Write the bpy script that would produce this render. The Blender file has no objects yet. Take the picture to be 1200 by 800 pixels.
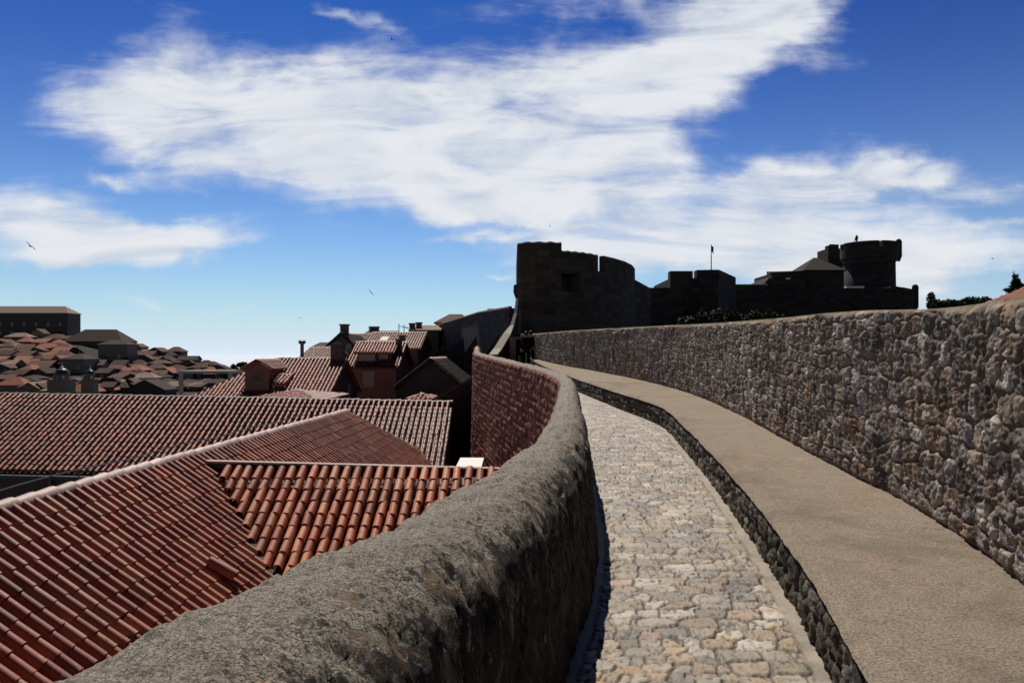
import bpy, bmesh, math, random
import numpy as np
from mathutils import Vector, Matrix
random.seed(7)
R = math.radians
SC = bpy.context.scene
COL = SC.collection
HZ, F = 415.0, 900.0            # eye level line and focal length of the 1200x800 photograph
GR = 0.03                       # grade of the wall walk
GROUND = -14.0

def W(px, py, d):               # point at distance d ahead that lies in a given direction
    return Vector(((px - 600) / F * d, d, (HZ - py) / F * d))
def WX(px, d): return (px - 600) / F * d
def WZ(py, d): return (HZ - py) / F * d

# ------------------------------------------------------------------ numpy noise
def hsh(ix, iy, seed):
    x = (np.asarray(ix).astype(np.int64) * 374761393 + np.asarray(iy).astype(np.int64) * 668265263 + seed * 974711) & 0xffffffff
    x = ((x ^ (x >> 13)) * 1274126177) & 0xffffffff
    x = ((x ^ (x >> 15)) * 2246822519) & 0xffffffff
    x = x ^ (x >> 16)
    return (x & 0xffffff) / float(0x1000000)
def vn(x, y, seed=0):
    x = np.asarray(x, float); y = np.asarray(y, float)
    ix = np.floor(x); iy = np.floor(y)
    fx = x - ix; fy = y - iy
    fx = fx * fx * (3 - 2 * fx); fy = fy * fy * (3 - 2 * fy)
    a = hsh(ix, iy, seed); b = hsh(ix + 1, iy, seed); c = hsh(ix, iy + 1, seed); d = hsh(ix + 1, iy + 1, seed)
    return (a * (1 - fx) + b * fx) * (1 - fy) + (c * (1 - fx) + d * fx) * fy
def fbm(x, y, oc=4, seed=0):
    s = 0; a = .5; t = 0
    for k in range(oc):
        s = s + a * vn(x * 2 ** k, y * 2 ** k, seed + k * 17); t += a; a *= .55
    return s / t
def sst(a, b, x):
    t = np.clip((x - a) / (b - a), 0, 1); return t * t * (3 - 2 * t)
def stones(u, v, cw, ch, seed, jx=.3, jy=.22, p=3.5, wob=.25):
    v = v + wob * ch * 2 * (fbm(u / cw * .45, v / ch * .45, 2, seed + 5) - .5)
    u = u + wob * cw * (fbm(u / cw * 1.3 + 9, v / ch * 1.3, 2, seed + 6) - .5)
    r = np.floor(v / ch)
    F1 = np.full(u.shape, 9.); F2 = np.full(u.shape, 9.); ID = np.zeros(u.shape)
    for dr in (-1, 0, 1):
        row = r + dr
        off = hsh(row, row * 0, seed) * cw
        c = np.floor((u - off) / cw)
        for dc in (-1, 0, 1):
            cc = c + dc
            cx = (cc + .5 + (hsh(cc, row, seed + 1) - .5) * 2 * jx) * cw + off
            cy = (row + .5 + (hsh(cc, row, seed + 2) - .5) * 2 * jy) * ch
            k = .82 + .36 * hsh(cc, row, seed + 3)
            D = ((np.abs(u - cx) / cw) ** p + (np.abs(v - cy) / ch) ** p) ** (1 / p) * k
            near = D < F1
            F2 = np.where(near, F1, np.minimum(F2, D)); F1 = np.where(near, D, F1)
            ID = np.where(near, hsh(cc, row, seed + 4), ID)
    return F2 - F1, ID
def hermite(pts):
    P = np.array(sorted(pts)); x = P[:, 0]; y = P[:, 1]
    m = np.gradient(y, x)
    def f(q):
        q = np.asarray(q, float); i = np.clip(np.searchsorted(x, q) - 1, 0, len(x) - 2)
        h = x[i + 1] - x[i]; t = (q - x[i]) / h
        lo = y[0] + m[0] * .7 * (q - x[0]); hi = y[-1] + m[-1] * (q - x[-1])
        t2 = t * t; t3 = t2 * t
        r = (2 * t3 - 3 * t2 + 1) * y[i] + (t3 - 2 * t2 + t) * h * m[i] + (-2 * t3 + 3 * t2) * y[i + 1] + (t3 - t2) * h * m[i + 1]
        return np.where(q < x[0], lo, np.where(q > x[-1], hi, r))
    return f

# ------------------------------------------------------------------ objects
def tag(o, label=None, cat=None, group=None, kind=None):
    if label: o['label'] = label
    if cat: o['category'] = cat
    if group: o['group'] = group
    if kind: o['kind'] = kind
    return o
def empty(name, loc, label, cat, group=None, rz=0):
    o = bpy.data.objects.new(name, None); COL.objects.link(o)
    o.location = loc; o.rotation_euler = (0, 0, rz); o.empty_display_size = .3
    return tag(o, label, cat, group)
def arr(name, V, Fc, mat, parent=None, C=None, T=None, smooth=False):
    """one mesh object from vertex rows, face index rows (or a list) and optional vertex colours"""
    me = bpy.data.meshes.new(name)
    V = np.asarray(V, float)
    if isinstance(Fc, np.ndarray):
        n = len(Fc); k = Fc.shape[1]
        me.vertices.add(len(V)); me.vertices.foreach_set('co', V.astype(np.float32).ravel())
        me.loops.add(n * k); me.loops.foreach_set('vertex_index', Fc.astype(np.int32).ravel())
        me.polygons.add(n); me.polygons.foreach_set('loop_start', np.arange(0, n * k, k, dtype=np.int32))
        me.update(calc_edges=True); me.validate()
    else:
        me.from_pydata([tuple(v) for v in V], [], [tuple(f) for f in Fc]); me.update()
    if C is not None:
        C = np.asarray(C, float)
        at = me.attributes.new('tint', 'FLOAT_COLOR', 'POINT')
        at.data.foreach_set('color', np.concatenate([C, np.ones((len(C), 1))], 1).astype(np.float32).ravel())
    if T is not None:
        at = me.attributes.new('zone', 'FLOAT', 'POINT'); at.data.foreach_set('value', np.asarray(T, np.float32))
    if smooth: me.polygons.foreach_set('use_smooth', np.ones(len(me.polygons), bool))
    me.materials.append(mat)
    o = bpy.data.objects.new(name, me); COL.objects.link(o)
    if parent: o.parent = parent
    return o
class MB:
    """collects simple solids that end up in one mesh"""
    def __init__(s): s.V = []; s.F = []
    def add(s, V, Fc):
        k = len(s.V); s.V += [tuple(v) for v in V]; s.F += [tuple(i + k for i in f) for f in Fc]; return s
    def box(s, x0, x1, y0, y1, z0, z1):
        return s.add([(x0, y0, z0), (x1, y0, z0), (x1, y1, z0), (x0, y1, z0), (x0, y0, z1), (x1, y0, z1), (x1, y1, z1), (x0, y1, z1)],
                     [(0, 3, 2, 1), (4, 5, 6, 7), (0, 1, 5, 4), (1, 2, 6, 5), (2, 3, 7, 6), (3, 0, 4, 7)])
    def prism(s, pts, z0, z1):
        """pts counter-clockwise plan; z0 / z1 numbers or one per point"""
        n = len(pts); a = z0 if hasattr(z0, '__len__') else [z0] * n; b = z1 if hasattr(z1, '__len__') else [z1] * n
        V = [(p[0], p[1], a[i]) for i, p in enumerate(pts)] + [(p[0], p[1], b[i]) for i, p in enumerate(pts)]
        return s.add(V, [tuple(range(n - 1, -1, -1)), tuple(range(n, 2 * n))] + [(i, (i + 1) % n, n + (i + 1) % n, n + i) for i in range(n)])
    def tube(s, pts, rad, n=8):
        pts = [Vector(p) for p in pts]; k = len(pts); V = []; Fc = []
        for i, p in enumerate(pts):
            t = (pts[min(i + 1, k - 1)] - pts[max(i - 1, 0)]).normalized()
            u = t.cross(Vector((0, 0, 1)) if abs(t.z) < .9 else Vector((1, 0, 0))).normalized(); w = t.cross(u)
            r = rad[i] if hasattr(rad, '__len__') else rad
            V += [p + (u * math.cos(2 * math.pi * j / n) + w * math.sin(2 * math.pi * j / n)) * r for j in range(n)]
        for i in range(k - 1):
            for j in range(n): Fc.append((i * n + j, i * n + (j + 1) % n, (i + 1) * n + (j + 1) % n, (i + 1) * n + j))
        Fc += [tuple(range(n - 1, -1, -1)), tuple(range((k - 1) * n, k * n))]
        return s.add(V, Fc)
    def lathe(s, cx, cy, prof, n=24):
        V = []; Fc = []; k = len(prof)
        for r, z in prof: V += [(cx + r * math.cos(2 * math.pi * j / n), cy + r * math.sin(2 * math.pi * j / n), z) for j in range(n)]
        for i in range(k - 1):
            for j in range(n): Fc.append((i * n + j, i * n + (j + 1) % n, (i + 1) * n + (j + 1) % n, (i + 1) * n + j))
        Fc += [tuple(range(n - 1, -1, -1)), tuple(range((k - 1) * n, k * n))]
        return s.add(V, Fc)
    def build(s, name, mat, parent=None, smooth=False):
        return arr(name, s.V, s.F, mat, parent, smooth=smooth)

# ------------------------------------------------------------------ materials
class NT:
    def __init__(s, mat): s.t = mat.node_tree; s.n = s.t.nodes; s.l = s.t.links
    def new(s, typ, **kw):
        nd = s.n.new(typ)
        for k, v in kw.items():
            if k.startswith('i_'):
                nm = k[2:].replace('_', ' '); nd.inputs[int(nm) if nm.isdigit() else nm].default_value = v
            else: setattr(nd, k, v)
        return nd
    def set(s, sock, v):
        if hasattr(v, 'links') or hasattr(v, 'is_output'): s.l.new(v, sock)
        else: sock.default_value = v
    def math(s, op, a, b=0., c=None, clamp=False):
        nd = s.n.new('ShaderNodeMath'); nd.operation = op; nd.use_clamp = clamp
        s.set(nd.inputs[0], a); s.set(nd.inputs[1], b)
        if c is not None: s.set(nd.inputs[2], c)
        return nd.outputs[0]
    def mix(s, f, a, b, mode='MIX'):
        nd = s.n.new('ShaderNodeMix'); nd.data_type = 'RGBA'; nd.blend_type = mode
        s.set(nd.inputs[0], f); s.set(nd.inputs[6], a if not isinstance(a, tuple) else (*a, 1)[:4]); s.set(nd.inputs[7], b if not isinstance(b, tuple) else (*b, 1)[:4])
        return nd.outputs[2]
    def noise(s, vec, scale, detail=4, rough=.55, dist=0.):
        nd = s.n.new('ShaderNodeTexNoise'); s.l.new(vec, nd.inputs['Vector'])
        nd.inputs['Scale'].default_value = scale; nd.inputs['Detail'].default_value = detail
        nd.inputs['Roughness'].default_value = rough; nd.inputs['Distortion'].default_value = dist
        return nd.outputs[0]
    def ramp(s, f, a, b):
        nd = s.n.new('ShaderNodeMapRange'); nd.interpolation_type = 'SMOOTHSTEP'
        s.set(nd.inputs[0], f); nd.inputs[1].default_value = a; nd.inputs[2].default_value = b
        return nd.outputs[0]
def material(name):
    m = bpy.data.materials.new(name); m.use_nodes = True
    t = NT(m); b = m.node_tree.nodes['Principled BSDF']; b.inputs['Specular IOR Level'].default_value = .25
    geo = t.new('ShaderNodeNewGeometry'); return m, t, b, geo.outputs['Position']
def finish(t, b, col, rough=.9, h=None, strength=.4, dist=.02):
    t.set(b.inputs['Base Color'], col if not isinstance(col, tuple) else (*col, 1)[:4]); t.set(b.inputs['Roughness'], rough)
    if h is not None:
        bp = t.new('ShaderNodeBump'); bp.inputs['Strength'].default_value = strength; bp.inputs['Distance'].default_value = dist
        t.l.new(h, bp.inputs['Height']); t.l.new(bp.outputs[0], b.inputs['Normal'])
def m_plain(name, col, var=.25, scale=3., rough=.85, bump=.0, metal=0., spec=.25):
    m, t, b, P = material(name); n = t.noise(P, scale, 5)
    c = t.mix(n, tuple(x * (1 - var) for x in col), tuple(min(1, x * (1 + var)) for x in col))
    finish(t, b, c, rough, n if bump else None, bump); b.inputs['Metallic'].default_value = metal
    b.inputs['Specular IOR Level'].default_value = spec; return m
def m_tint(name, scale=25., var=.35, bump=.5, dist=.01, rough=.9, spots=None, spec=.25, coarse=4.):
    """colour comes from the per-stone / per-tile tint, broken up by noise"""
    m, t, b, P = material(name)
    a = t.new('ShaderNodeAttribute', attribute_name='tint').outputs['Color']
    n = t.noise(P, scale, 6, .62); n2 = t.noise(P, coarse, 4)
    c = t.mix(1., a, t.mix(n, (1 - var,) * 3, (1 + var,) * 3), 'MULTIPLY')
    c = t.mix(1., c, t.mix(n2, (1 - var * .6,) * 3, (1 + var * .6,) * 3), 'MULTIPLY')
    if spots:
        for (sc, lo, hi, col, amt) in spots:
            k = t.math('MULTIPLY', t.ramp(t.noise(P, sc, 5, .6, .4), lo, hi), amt); c = t.mix(k, c, col)
    finish(t, b, c, rough, n, bump, dist); b.inputs['Specular IOR Level'].default_value = spec; return m
def m_block(name, col, bw=.7, bh=.35, var=.35, bump=.6, scale=6.):
    """coursed ashlar: blocks from two projected brick patterns chosen by the facing direction"""
    m, t, b, P = material(name)
    sx = t.new('ShaderNodeSeparateXYZ'); t.l.new(P, sx.inputs[0])
    s = t.math('ADD', sx.outputs[0], sx.outputs[1]); cv = t.new('ShaderNodeCombineXYZ')
    t.l.new(s, cv.inputs[0]); t.l.new(sx.outputs[2], cv.inputs[1])
    br = t.new('ShaderNodeTexBrick'); t.l.new(cv.outputs[0], br.inputs['Vector'])
    br.inputs['Scale'].default_value = 1; br.inputs['Brick Width'].default_value = bw; br.inputs['Row Height'].default_value = bh
    br.inputs['Mortar Size'].default_value = .018; br.inputs['Mortar Smooth'].default_value = .5
    br.inputs['Color1'].default_value = (*[x * (1 - var) for x in col], 1); br.inputs['Color2'].default_value = (*[min(1, x * (1 + var)) for x in col], 1)
    br.inputs['Mortar'].default_value = (*[x * .75 for x in col], 1)
    n = t.noise(P, scale, 6, .62); c = t.mix(1., br.outputs[0], t.mix(n, (.55,) * 3, (1.45,) * 3), 'MULTIPLY')
    h = t.math('SUBTRACT', n, br.outputs[1]); finish(t, b, c, .92, h, bump, .04); return m
def m_rooftile(name, col, pitch=.24):
    """far roofs: rows of barrel tiles as bump, along the slope's own direction"""
    m, t, b, P = material(name)
    tc = t.new('ShaderNodeTexCoord').outputs['Object']; n = t.noise(tc, 1.2, 5); n2 = t.noise(tc, 9, 3)
    c = t.mix(n, tuple(x * .6 for x in col), tuple(x * 1.35 for x in col)); c = t.mix(1., c, t.mix(n2, (.65,) * 3, (1.35,) * 3), 'MULTIPLY')
    sx = t.new('ShaderNodeSeparateXYZ'); t.l.new(tc, sx.inputs[0])
    w = t.math('ABSOLUTE', t.math('SINE', t.math('MULTIPLY', sx.outputs[0], math.pi / pitch)))
    finish(t, b, c, .9, w, .8, .08); return m

M = {}
M['path'] = m_tint('cobble_stone', 55, .5, .7, .008, .6, [(9, .56, .75, (.13, .10, .065), .5), (30, .62, .74, (.5, .47, .42), .35)], .45)
M['rubble'] = m_tint('rubble_stone', 30, .45, .8, .02, .9, [(5, .56, .74, (.06, .05, .045), .7), (13, .6, .74, (.19, .105, .05), .45), (22, .62, .72, (.36, .34, .33), .5)])
M['kerb'] = m_tint('kerb_stone', 30, .45, .8, .02, .9, [(6, .5, .66, (.03, .027, .022), .8), (17, .62, .72, (.3, .28, .24), .5)])
M['course'] = m_tint('coursed_stone', 20, .4, .6, .02, .9, [(3, .55, .75, (.10, .045, .035), .6)])
M['tile'] = m_tint('clay_tile', 18, .35, .25, .006, .58, [(3.5, .58, .72, (.075, .05, .038), .65), (14, .62, .7, (.42, .36, .28), .5)], .45)
M['mortar'] = m_plain('pale_mortar', (.42, .33, .29), .25, 9, .9, .4)
def m_ledge():
    m, t, b, P = material('ledge_mortar')
    n = t.noise(P, 75, 6, .75); n2 = t.noise(P, 7, 6, .7); n3 = t.noise(P, 1.1, 4, .6)
    c = t.mix(n2, (.20, .16, .115), (.36, .295, .22)); c = t.mix(t.ramp(n3, .42, .7), c, (.28, .21, .15))
    c = t.mix(1., c, t.mix(t.ramp(n, .3, .7), (.42,) * 3, (1.5,) * 3), 'MULTIPLY')
    k = t.math('MULTIPLY', t.ramp(t.noise(P, 18, 5, .7), .58, .72), .55); c = t.mix(k, c, (.07, .058, .045))
    st = t.ramp(t.noise(P, .55, 6, .65, .6), .50, .66); c = t.mix(t.math('MULTIPLY', st, .45), c, (.105, .085, .062))
    lt = t.ramp(t.noise(P, 2.3, 5, .7), .58, .70); c = t.mix(t.math('MULTIPLY', lt, .4), c, (.33, .29, .23))
    wp = t.new('ShaderNodeVectorMath', operation='ADD'); t.l.new(P, wp.inputs[0]); nz = t.new('ShaderNodeTexNoise'); t.l.new(P, nz.inputs['Vector']); nz.inputs['Scale'].default_value = 2.5; nz.inputs['Detail'].default_value = 6
    sc = t.new('ShaderNodeVectorMath', operation='SCALE'); t.l.new(nz.outputs['Color'], sc.inputs[0]); sc.inputs['Scale'].default_value = .6; t.l.new(sc.outputs[0], wp.inputs[1])
    vo = t.new('ShaderNodeTexVoronoi', feature='DISTANCE_TO_EDGE'); t.l.new(wp.outputs[0], vo.inputs['Vector']); vo.inputs['Scale'].default_value = .42
    ck = t.math('MULTIPLY', t.math('SUBTRACT', 1., t.ramp(vo.outputs['Distance'], .0015, .006)), t.ramp(t.noise(P, .8, 3), .44, .56)); c = t.mix(t.math('MULTIPLY', ck, .12), c, (.04, .034, .027))
    hh = t.math('SUBTRACT', t.math('ADD', n, t.math('MULTIPLY', n2, .8)), t.math('MULTIPLY', ck, .2)); finish(t, b, c, .95, hh, .9, .012); return m
M['ledge'] = m_ledge()
def m_coping():
    m, t, b, P = material('lichen_mortar')
    z = t.new('ShaderNodeAttribute', attribute_name='zone').outputs['Fac']     # 0 outer edge .. 1 walk side face
    f = t.noise(P, 120, 5, .75); n = t.noise(P, 30, 6, .7); n2 = t.noise(P, 5, 5, .62)
    c = t.mix(n2, (.27, .235, .185), (.44, .39, .315)); c = t.mix(1., c, t.mix(t.ramp(f, .38, .62), (.33,) * 3, (1.65,) * 3), 'MULTIPLY')
    k = t.math('MULTIPLY', t.ramp(n, .54, .63), .6); c = t.mix(k, c, (.045, .04, .032))
    # black crust and lichens grow on the walk side
    mp = t.new('ShaderNodeMapping'); t.l.new(P, mp.inputs[0]); mp.inputs['Scale'].default_value = (1, 1, .45)
    s = t.noise(mp.outputs[0], 7.5, 7, .68, .3)
    k = t.ramp(t.math('ADD', s, t.math('MULTIPLY', t.math('SUBTRACT', z, .50), .62)), .52, .60); c = t.mix(t.math('MULTIPLY', k, .94), c, (.022, .02, .017))
    zz = t.math('MULTIPLY', t.ramp(z, .22, .42), t.math('SUBTRACT', 1., t.math('MULTIPLY', t.ramp(z, .60, .95), .75)))
    for sc, lo, hi, col, amt in ((9, .55, .62, (.34, .31, .26), .85), (15, .61, .67, (.36, .17, .045), .85), (30, .60, .66, (.50, .48, .44), .9), (6, .56, .64, (.24, .16, .09), .75), (45, .52, .6, (.02, .018, .015), .8)):
        q = t.math('MULTIPLY', t.math('MULTIPLY', t.ramp(t.noise(mp.outputs[0], sc, 6, .65, .5), lo, hi), zz), amt); c = t.mix(q, c, col)
    q = t.math('MULTIPLY', t.ramp(t.noise(P, 11, 2, .4), .70, .74), .6); c = t.mix(q, c, (.42, .40, .36))
    h = t.math('ADD', t.math('MULTIPLY', f, .9), n); finish(t, b, c, .95, h, 1., .016); return m
M['coping'] = m_coping()
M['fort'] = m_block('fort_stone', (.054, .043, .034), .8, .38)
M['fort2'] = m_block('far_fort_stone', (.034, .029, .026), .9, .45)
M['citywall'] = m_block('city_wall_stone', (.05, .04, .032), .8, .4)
M['capstone'] = m_plain('sunlit_capstone', (.40, .37, .32), .2, 4, .9, .3)
M['roofpale'] = m_rooftile('pale_roof_tiles', (.27, .19, .15))
M['roofred'] = m_rooftile('red_roof_tiles', (.30, .115, .075))
M['roofbrown'] = m_rooftile('brown_roof_tiles', (.115, .058, .04))
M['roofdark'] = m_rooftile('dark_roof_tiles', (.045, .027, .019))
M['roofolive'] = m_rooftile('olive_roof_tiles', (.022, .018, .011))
M['w_pink'] = m_plain('pink_plaster', (.25, .13, .105), .2, 1.5, .9, .1)
M['w_grey'] = m_plain('grey_stone_wall', (.15, .13, .115), .35, 2.5, .9, .3)
M['w_tan'] = m_plain('tan_plaster', (.21, .165, .12), .3, 2, .9, .2)
M['w_brown'] = m_plain('brown_stone_wall', (.13, .085, .07), .35, 2, .9, .3)
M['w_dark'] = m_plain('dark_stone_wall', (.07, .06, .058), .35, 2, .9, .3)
M['white'] = m_plain('white_plaster', (.72, .70, .67), .08, 3, .8, .05)
M['pane'] = m_plain('dark_glass', (.012, .013, .016), .2, 3, .15, 0, 0, .5)
M['shutter'] = m_plain('pale_shutter', (.36, .32, .31), .12, 4, .7)
M['black'] = m_plain('black_cloth', (.008, .008, .009), .2, 10, .95, 0, 0, .05)
M['skin'] = m_plain('skin', (.35, .2, .14), .1, 10, .6)
M['hair'] = m_plain('dark_hair', (.015, .011, .009), .2, 20, .6)
M['metal'] = m_plain('grey_metal', (.10, .10, .105), .2, 5, .5, 0, .6)
M['flag'] = m_plain('dark_flag_cloth', (.06, .02, .025), .2, 5, .9)
M['bark'] = m_plain('bark', (.06, .045, .03), .3, 8, .95, .4)
M['leaf'] = m_tint('leaf', 6, .35, .0, .01, .8)
M['bird'] = m_plain('bird_feathers', (.015, .014, .014), .2, 10, .7)
M['dome'] = m_plain('lead_dome', (.05, .055, .06), .3, 3, .45, .1, .3)
def m_ground():
    m, t, b, P = material('town_ground'); n = t.noise(P, .3, 6); finish(t, b, t.mix(n, (.05, .045, .035), (.13, .11, .085)), .95, n, .4, .1); return m
M['ground'] = m_ground()
def m_hill():
    m, t, b, P = material('hill_scrub'); n = t.noise(P, .12, 8, .7); n2 = t.noise(P, .7, 6, .7)
    c = t.mix(t.ramp(n, .4, .62), (.011, .013, .007), (.03, .024, .016)); c = t.mix(t.ramp(n2, .5, .7), c, (.03, .028, .02)); finish(t, b, c, .95, n2, .8, .8); return m
M['hill'] = m_hill()
def m_sea():
    m, t, b, P = material('sea_water'); n = t.noise(P, .25, 4); finish(t, b, (.50, .56, .62), .4, n, .15, .2); b.inputs['Specular IOR Level'].default_value = .5; return m  # haze and sun glitter are put into the pale base colour
M['sea'] = m_sea()

# ------------------------------------------------------------------ curves of the wall walk (plan, distance ahead -> sideways)
def curve(px, k): return [(k / ((y - HZ) / F + GR), (x - 600) / F * (k / ((y - HZ) / F + GR))) for x, y in px]
Xk = hermite(curve([(1024, 800), (990, 737), (955, 679), (915, 622), (857, 553), (800, 495), (777, 476), (720, 457), (680, 444), (640, 429), (625, 422)], 1.37))
Xw = hermite(curve([(1200, 685), (1145, 642), (1059, 587), (990, 552), (915, 512), (857, 481), (800, 458), (700, 435), (660, 428), (630, 421)], 1.37))
Xo = hermite([(1.79, -1.18), (2.46, -.92), (3.75, -.44), (5.2, -.02), (6.6, .25), (7.6, .37), (9.0, .50), (10.5, .62), (12, .74), (13.6, .83), (15.5, .74), (20.5, 0), (25, -.72), (29.5, -1.41), (35, -1.70), (41, -1.98)])
TH = .56
THf = lambda d: np.interp(d, [2, 3, 4, 5.2, 7.6, 10, 14, 18], [.66, .60, .53, .45, .36, .31, .28, .26])
BAT = lambda d: np.interp(d, [2, 4, 8], [.10, .12, .07])
Hw = hermite([(4, 1.57), (5.5, 1.535), (7, 1.56), (10, 1.545), (14, 1.53), (20, 1.51), (26, 1.45), (37, 1.27), (44, 1.2)])
zp = lambda d: -1.77 + GR * d
zl = lambda d: -1.37 + GR * d
zt = lambda d: -.82 + GR * d
def dsteps(d0, d1, k=.004, mn=.010, back=-4.):
    out = [d0]
    while out[-1] < d1: out.append(out[-1] + max(mn, k * max(out[-1], 0.)))
    pre = list(np.arange(back, d0 - .02, .05)) if back is not None else []
    return np.array(pre + out)
def grid_faces(n, m):
    i = np.arange(n - 1)[:, None] * m + np.arange(m - 1)[None, :]; i = i.ravel()
    return np.stack([i, i + 1, i + m + 1, i + m], 1)
def frame(X, d):                 # tangent and right-hand normal of a plan curve
    e = .05; tx = (X(d + e) - X(d - e)) / (2 * e); L = np.sqrt(tx * tx + 1); return tx / L, 1 / L
def arclen(X, d): return np.concatenate([[0], np.cumsum(np.hypot(np.diff(X(d)), np.diff(d)))])
def pal(ID, cols):
    cols = np.array(cols); k = np.minimum((ID * len(cols)).astype(int), len(cols) - 1); return cols[k]

# --- the paved walk
def build_path():
    d = dsteps(2.6, 44, .0032, .009); m = 210
    t = np.linspace(0, 1, m); D = np.repeat(d[:, None], m, 1)
    xa = Xo(d) + THf(d) + BAT(d) - .06; xb = Xk(d) + .03; X = xa[:, None] + (xb - xa)[:, None] * t[None, :]
    u = X - Xk(d)[:, None]; v = np.repeat(arclen(Xk, d)[:, None], m, 1)
    e, ID = stones(u, v, .195, .155, 11, .40, .15, 6., .24)
    e2, ID2 = stones(u + 7, v, .125, .105, 21, .40, .2, 4., .35)
    sm = vn(u * 1.3, v * .9, 77) > .66
    e = np.where(sm, e2, e); ID = np.where(sm, ID2, ID)
    e = e + .10 * (fbm(X * 26, D * 26, 3, 8) - .5) + .06 * (fbm(X * 70, D * 70, 2, 88) - .5)
    up = sst(.04, .12, e)
    edge = np.minimum((xb[:, None] - X - .03) - .05 - .06 * fbm(X * 0 + 3, D * 3, 3, 5), (X - xa[:, None]) - .12)
    inn = sst(-.015, .03, edge); up = up * inn
    h2 = np.modf(ID * 97.13)[0]; h3 = np.modf(ID * 41.7)[0]; h4 = np.modf(ID * 13.9)[0]; h5 = np.modf(ID * 7.77)[0]
    ro = fbm(X * 24, D * 24, 4, 3) - .5; lo = fbm(X * 4, D * 4, 3, 4) - .5
    rid = 1 - 2 * np.abs(fbm(X * 13 + ID * 50, D * 17, 3, 33) - .5)
    pit = sst(.57, .68, fbm(X * 34 + 5, D * 26, 4, 44) + .10 * (h5 - .5))
    Z = zp(D) + up * (.009 + .006 * h2 + .006 * ro * (.5 + h3) + .006 * (rid - .8) * (.4 + h5) + .016 * (fbm(X * 4 + ID * 77, D * 4 + ID * 31, 2, 51) - .5)) - .005 * pit * up + .008 * lo + .003 * ro
    st = pal(ID, [(.27, .235, .185), (.33, .30, .25), (.27, .21, .145), (.36, .33, .28), (.22, .195, .16), (.29, .245, .185), (.28, .205, .15), (.40, .37, .315), (.25, .215, .15), (.20, .18, .155)]) * (.78 + .4 * h3)[..., None]
    st = st * (.80 + .45 * fbm(X * 9 + ID * 30, D * 9, 3, 66))[..., None] * (1 - .80 * pit * (.4 + .6 * h5))[..., None]
    rust = sst(.62, .75, fbm(X * 7 + ID * 90, D * 7, 3, 71))[..., None]; st = st * (1 - rust * np.array([0., .16, .38]))
    mo = np.array([.085, .07, .05]) * (.75 + .5 * fbm(X * 14, D * 14, 3, 9))[..., None]
    mo = np.where((inn < .5)[..., None], np.array([.25, .22, .175]) * (.7 + .6 * fbm(X * 6, D * 6, 3, 19))[..., None], mo)
    C = mo + (st - mo) * sst(.1, .6, up)[..., None]
    crack = sst(.13, .04, e) * sst(.0, .04, e) * inn; C = C * (1 - .70 * crack * (.35 + .65 * h4))[..., None]
    dk = sst(.55, .72, fbm(X * 3 + 40, D * 3, 4, 31)); C = C * (1 - .28 * dk[..., None]) * np.array([1.04, 1.0, .93])
    V = np.stack([X, D, Z], -1).reshape(-1, 3)
    tag(arr('path', V, grid_faces(len(d), m), M['path'], None, C.reshape(-1, 3), smooth=True), kind='structure')
build_path()

# --- raised ledge along the outer wall
def build_ledge():
    root = empty('stone_ledge', (float(Xk(4)) + .5, 4, float(zp(4))), 'long raised mortar ledge with dark stone kerb between cobbled path and rubble wall', 'ledge')
    off = np.array(root.location)
    d = dsteps(2.0, 44, .006, .016); m = 60; t = np.linspace(0, 1, m) ** 1.35
    D = np.repeat(d[:, None], m, 1); X = (Xk(d) + .035)[:, None] + (Xw(d) + .08 - Xk(d) - .035)[:, None] * t
    X = X + np.where(t[None, :] < .12, (-.035 + .022 * (fbm(D * 3.5, D * 0 + 1, 3, 21) - .5) + .018 * (fbm(D * 11, D * 0 + 4, 3, 22) - .5)) * (1 - t[None, :] / .12), 0); rr = np.clip(t[None, :] / .06, 0, 1) * np.ones_like(X)
    Z = zl(D) - .045 * (1 - rr) ** 2 + .014 * (fbm(X * 3, D * 3, 3, 3) - .5) + .005 * (fbm(X * 20, D * 20, 3, 4) - .5)
    arr('ledge_top', np.stack([X, D, Z], -1).reshape(-1, 3) - off, grid_faces(len(d), m), M['ledge'], root, smooth=True)
    m = 40; h = np.linspace(-.04, .375, m); D = np.repeat(d[:, None], m, 1); Hh = np.repeat(h[None, :], len(d), 0)
    s = np.repeat(arclen(Xk, d)[:, None], m, 1)
    e, ID = stones(s, Hh + .06, .20, .205, 41, .34, .2, 4, .3)
    up = sst(.02, .3, e) * sst(.385, .33, Hh); h2 = np.modf(ID * 71.3)[0]
    rg = 1 - 2 * np.abs(fbm(s * 16 + ID * 40, Hh * 9, 4, 6) - .5); q = up * (.016 + .018 * h2) + .030 * (rg - .75) * (.4 + up) + .02 * (fbm(s * 40, Hh * 30, 3, 7) - .5)
    q = q * (.35 + .65 * sst(.38, .26, Hh)) - .012 * sst(.30, .37, Hh)
    tx, ty = frame(Xk, d); X = Xk(d)[:, None] + .035 - q * ty[:, None] ; Y = D + q * tx[:, None]
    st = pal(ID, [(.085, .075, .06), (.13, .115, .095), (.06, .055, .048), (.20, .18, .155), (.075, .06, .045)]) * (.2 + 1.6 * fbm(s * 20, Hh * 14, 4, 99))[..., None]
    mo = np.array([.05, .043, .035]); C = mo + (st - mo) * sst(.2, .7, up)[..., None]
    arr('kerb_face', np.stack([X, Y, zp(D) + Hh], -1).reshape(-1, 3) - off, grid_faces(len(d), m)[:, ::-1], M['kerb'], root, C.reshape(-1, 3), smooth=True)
build_ledge()

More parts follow.
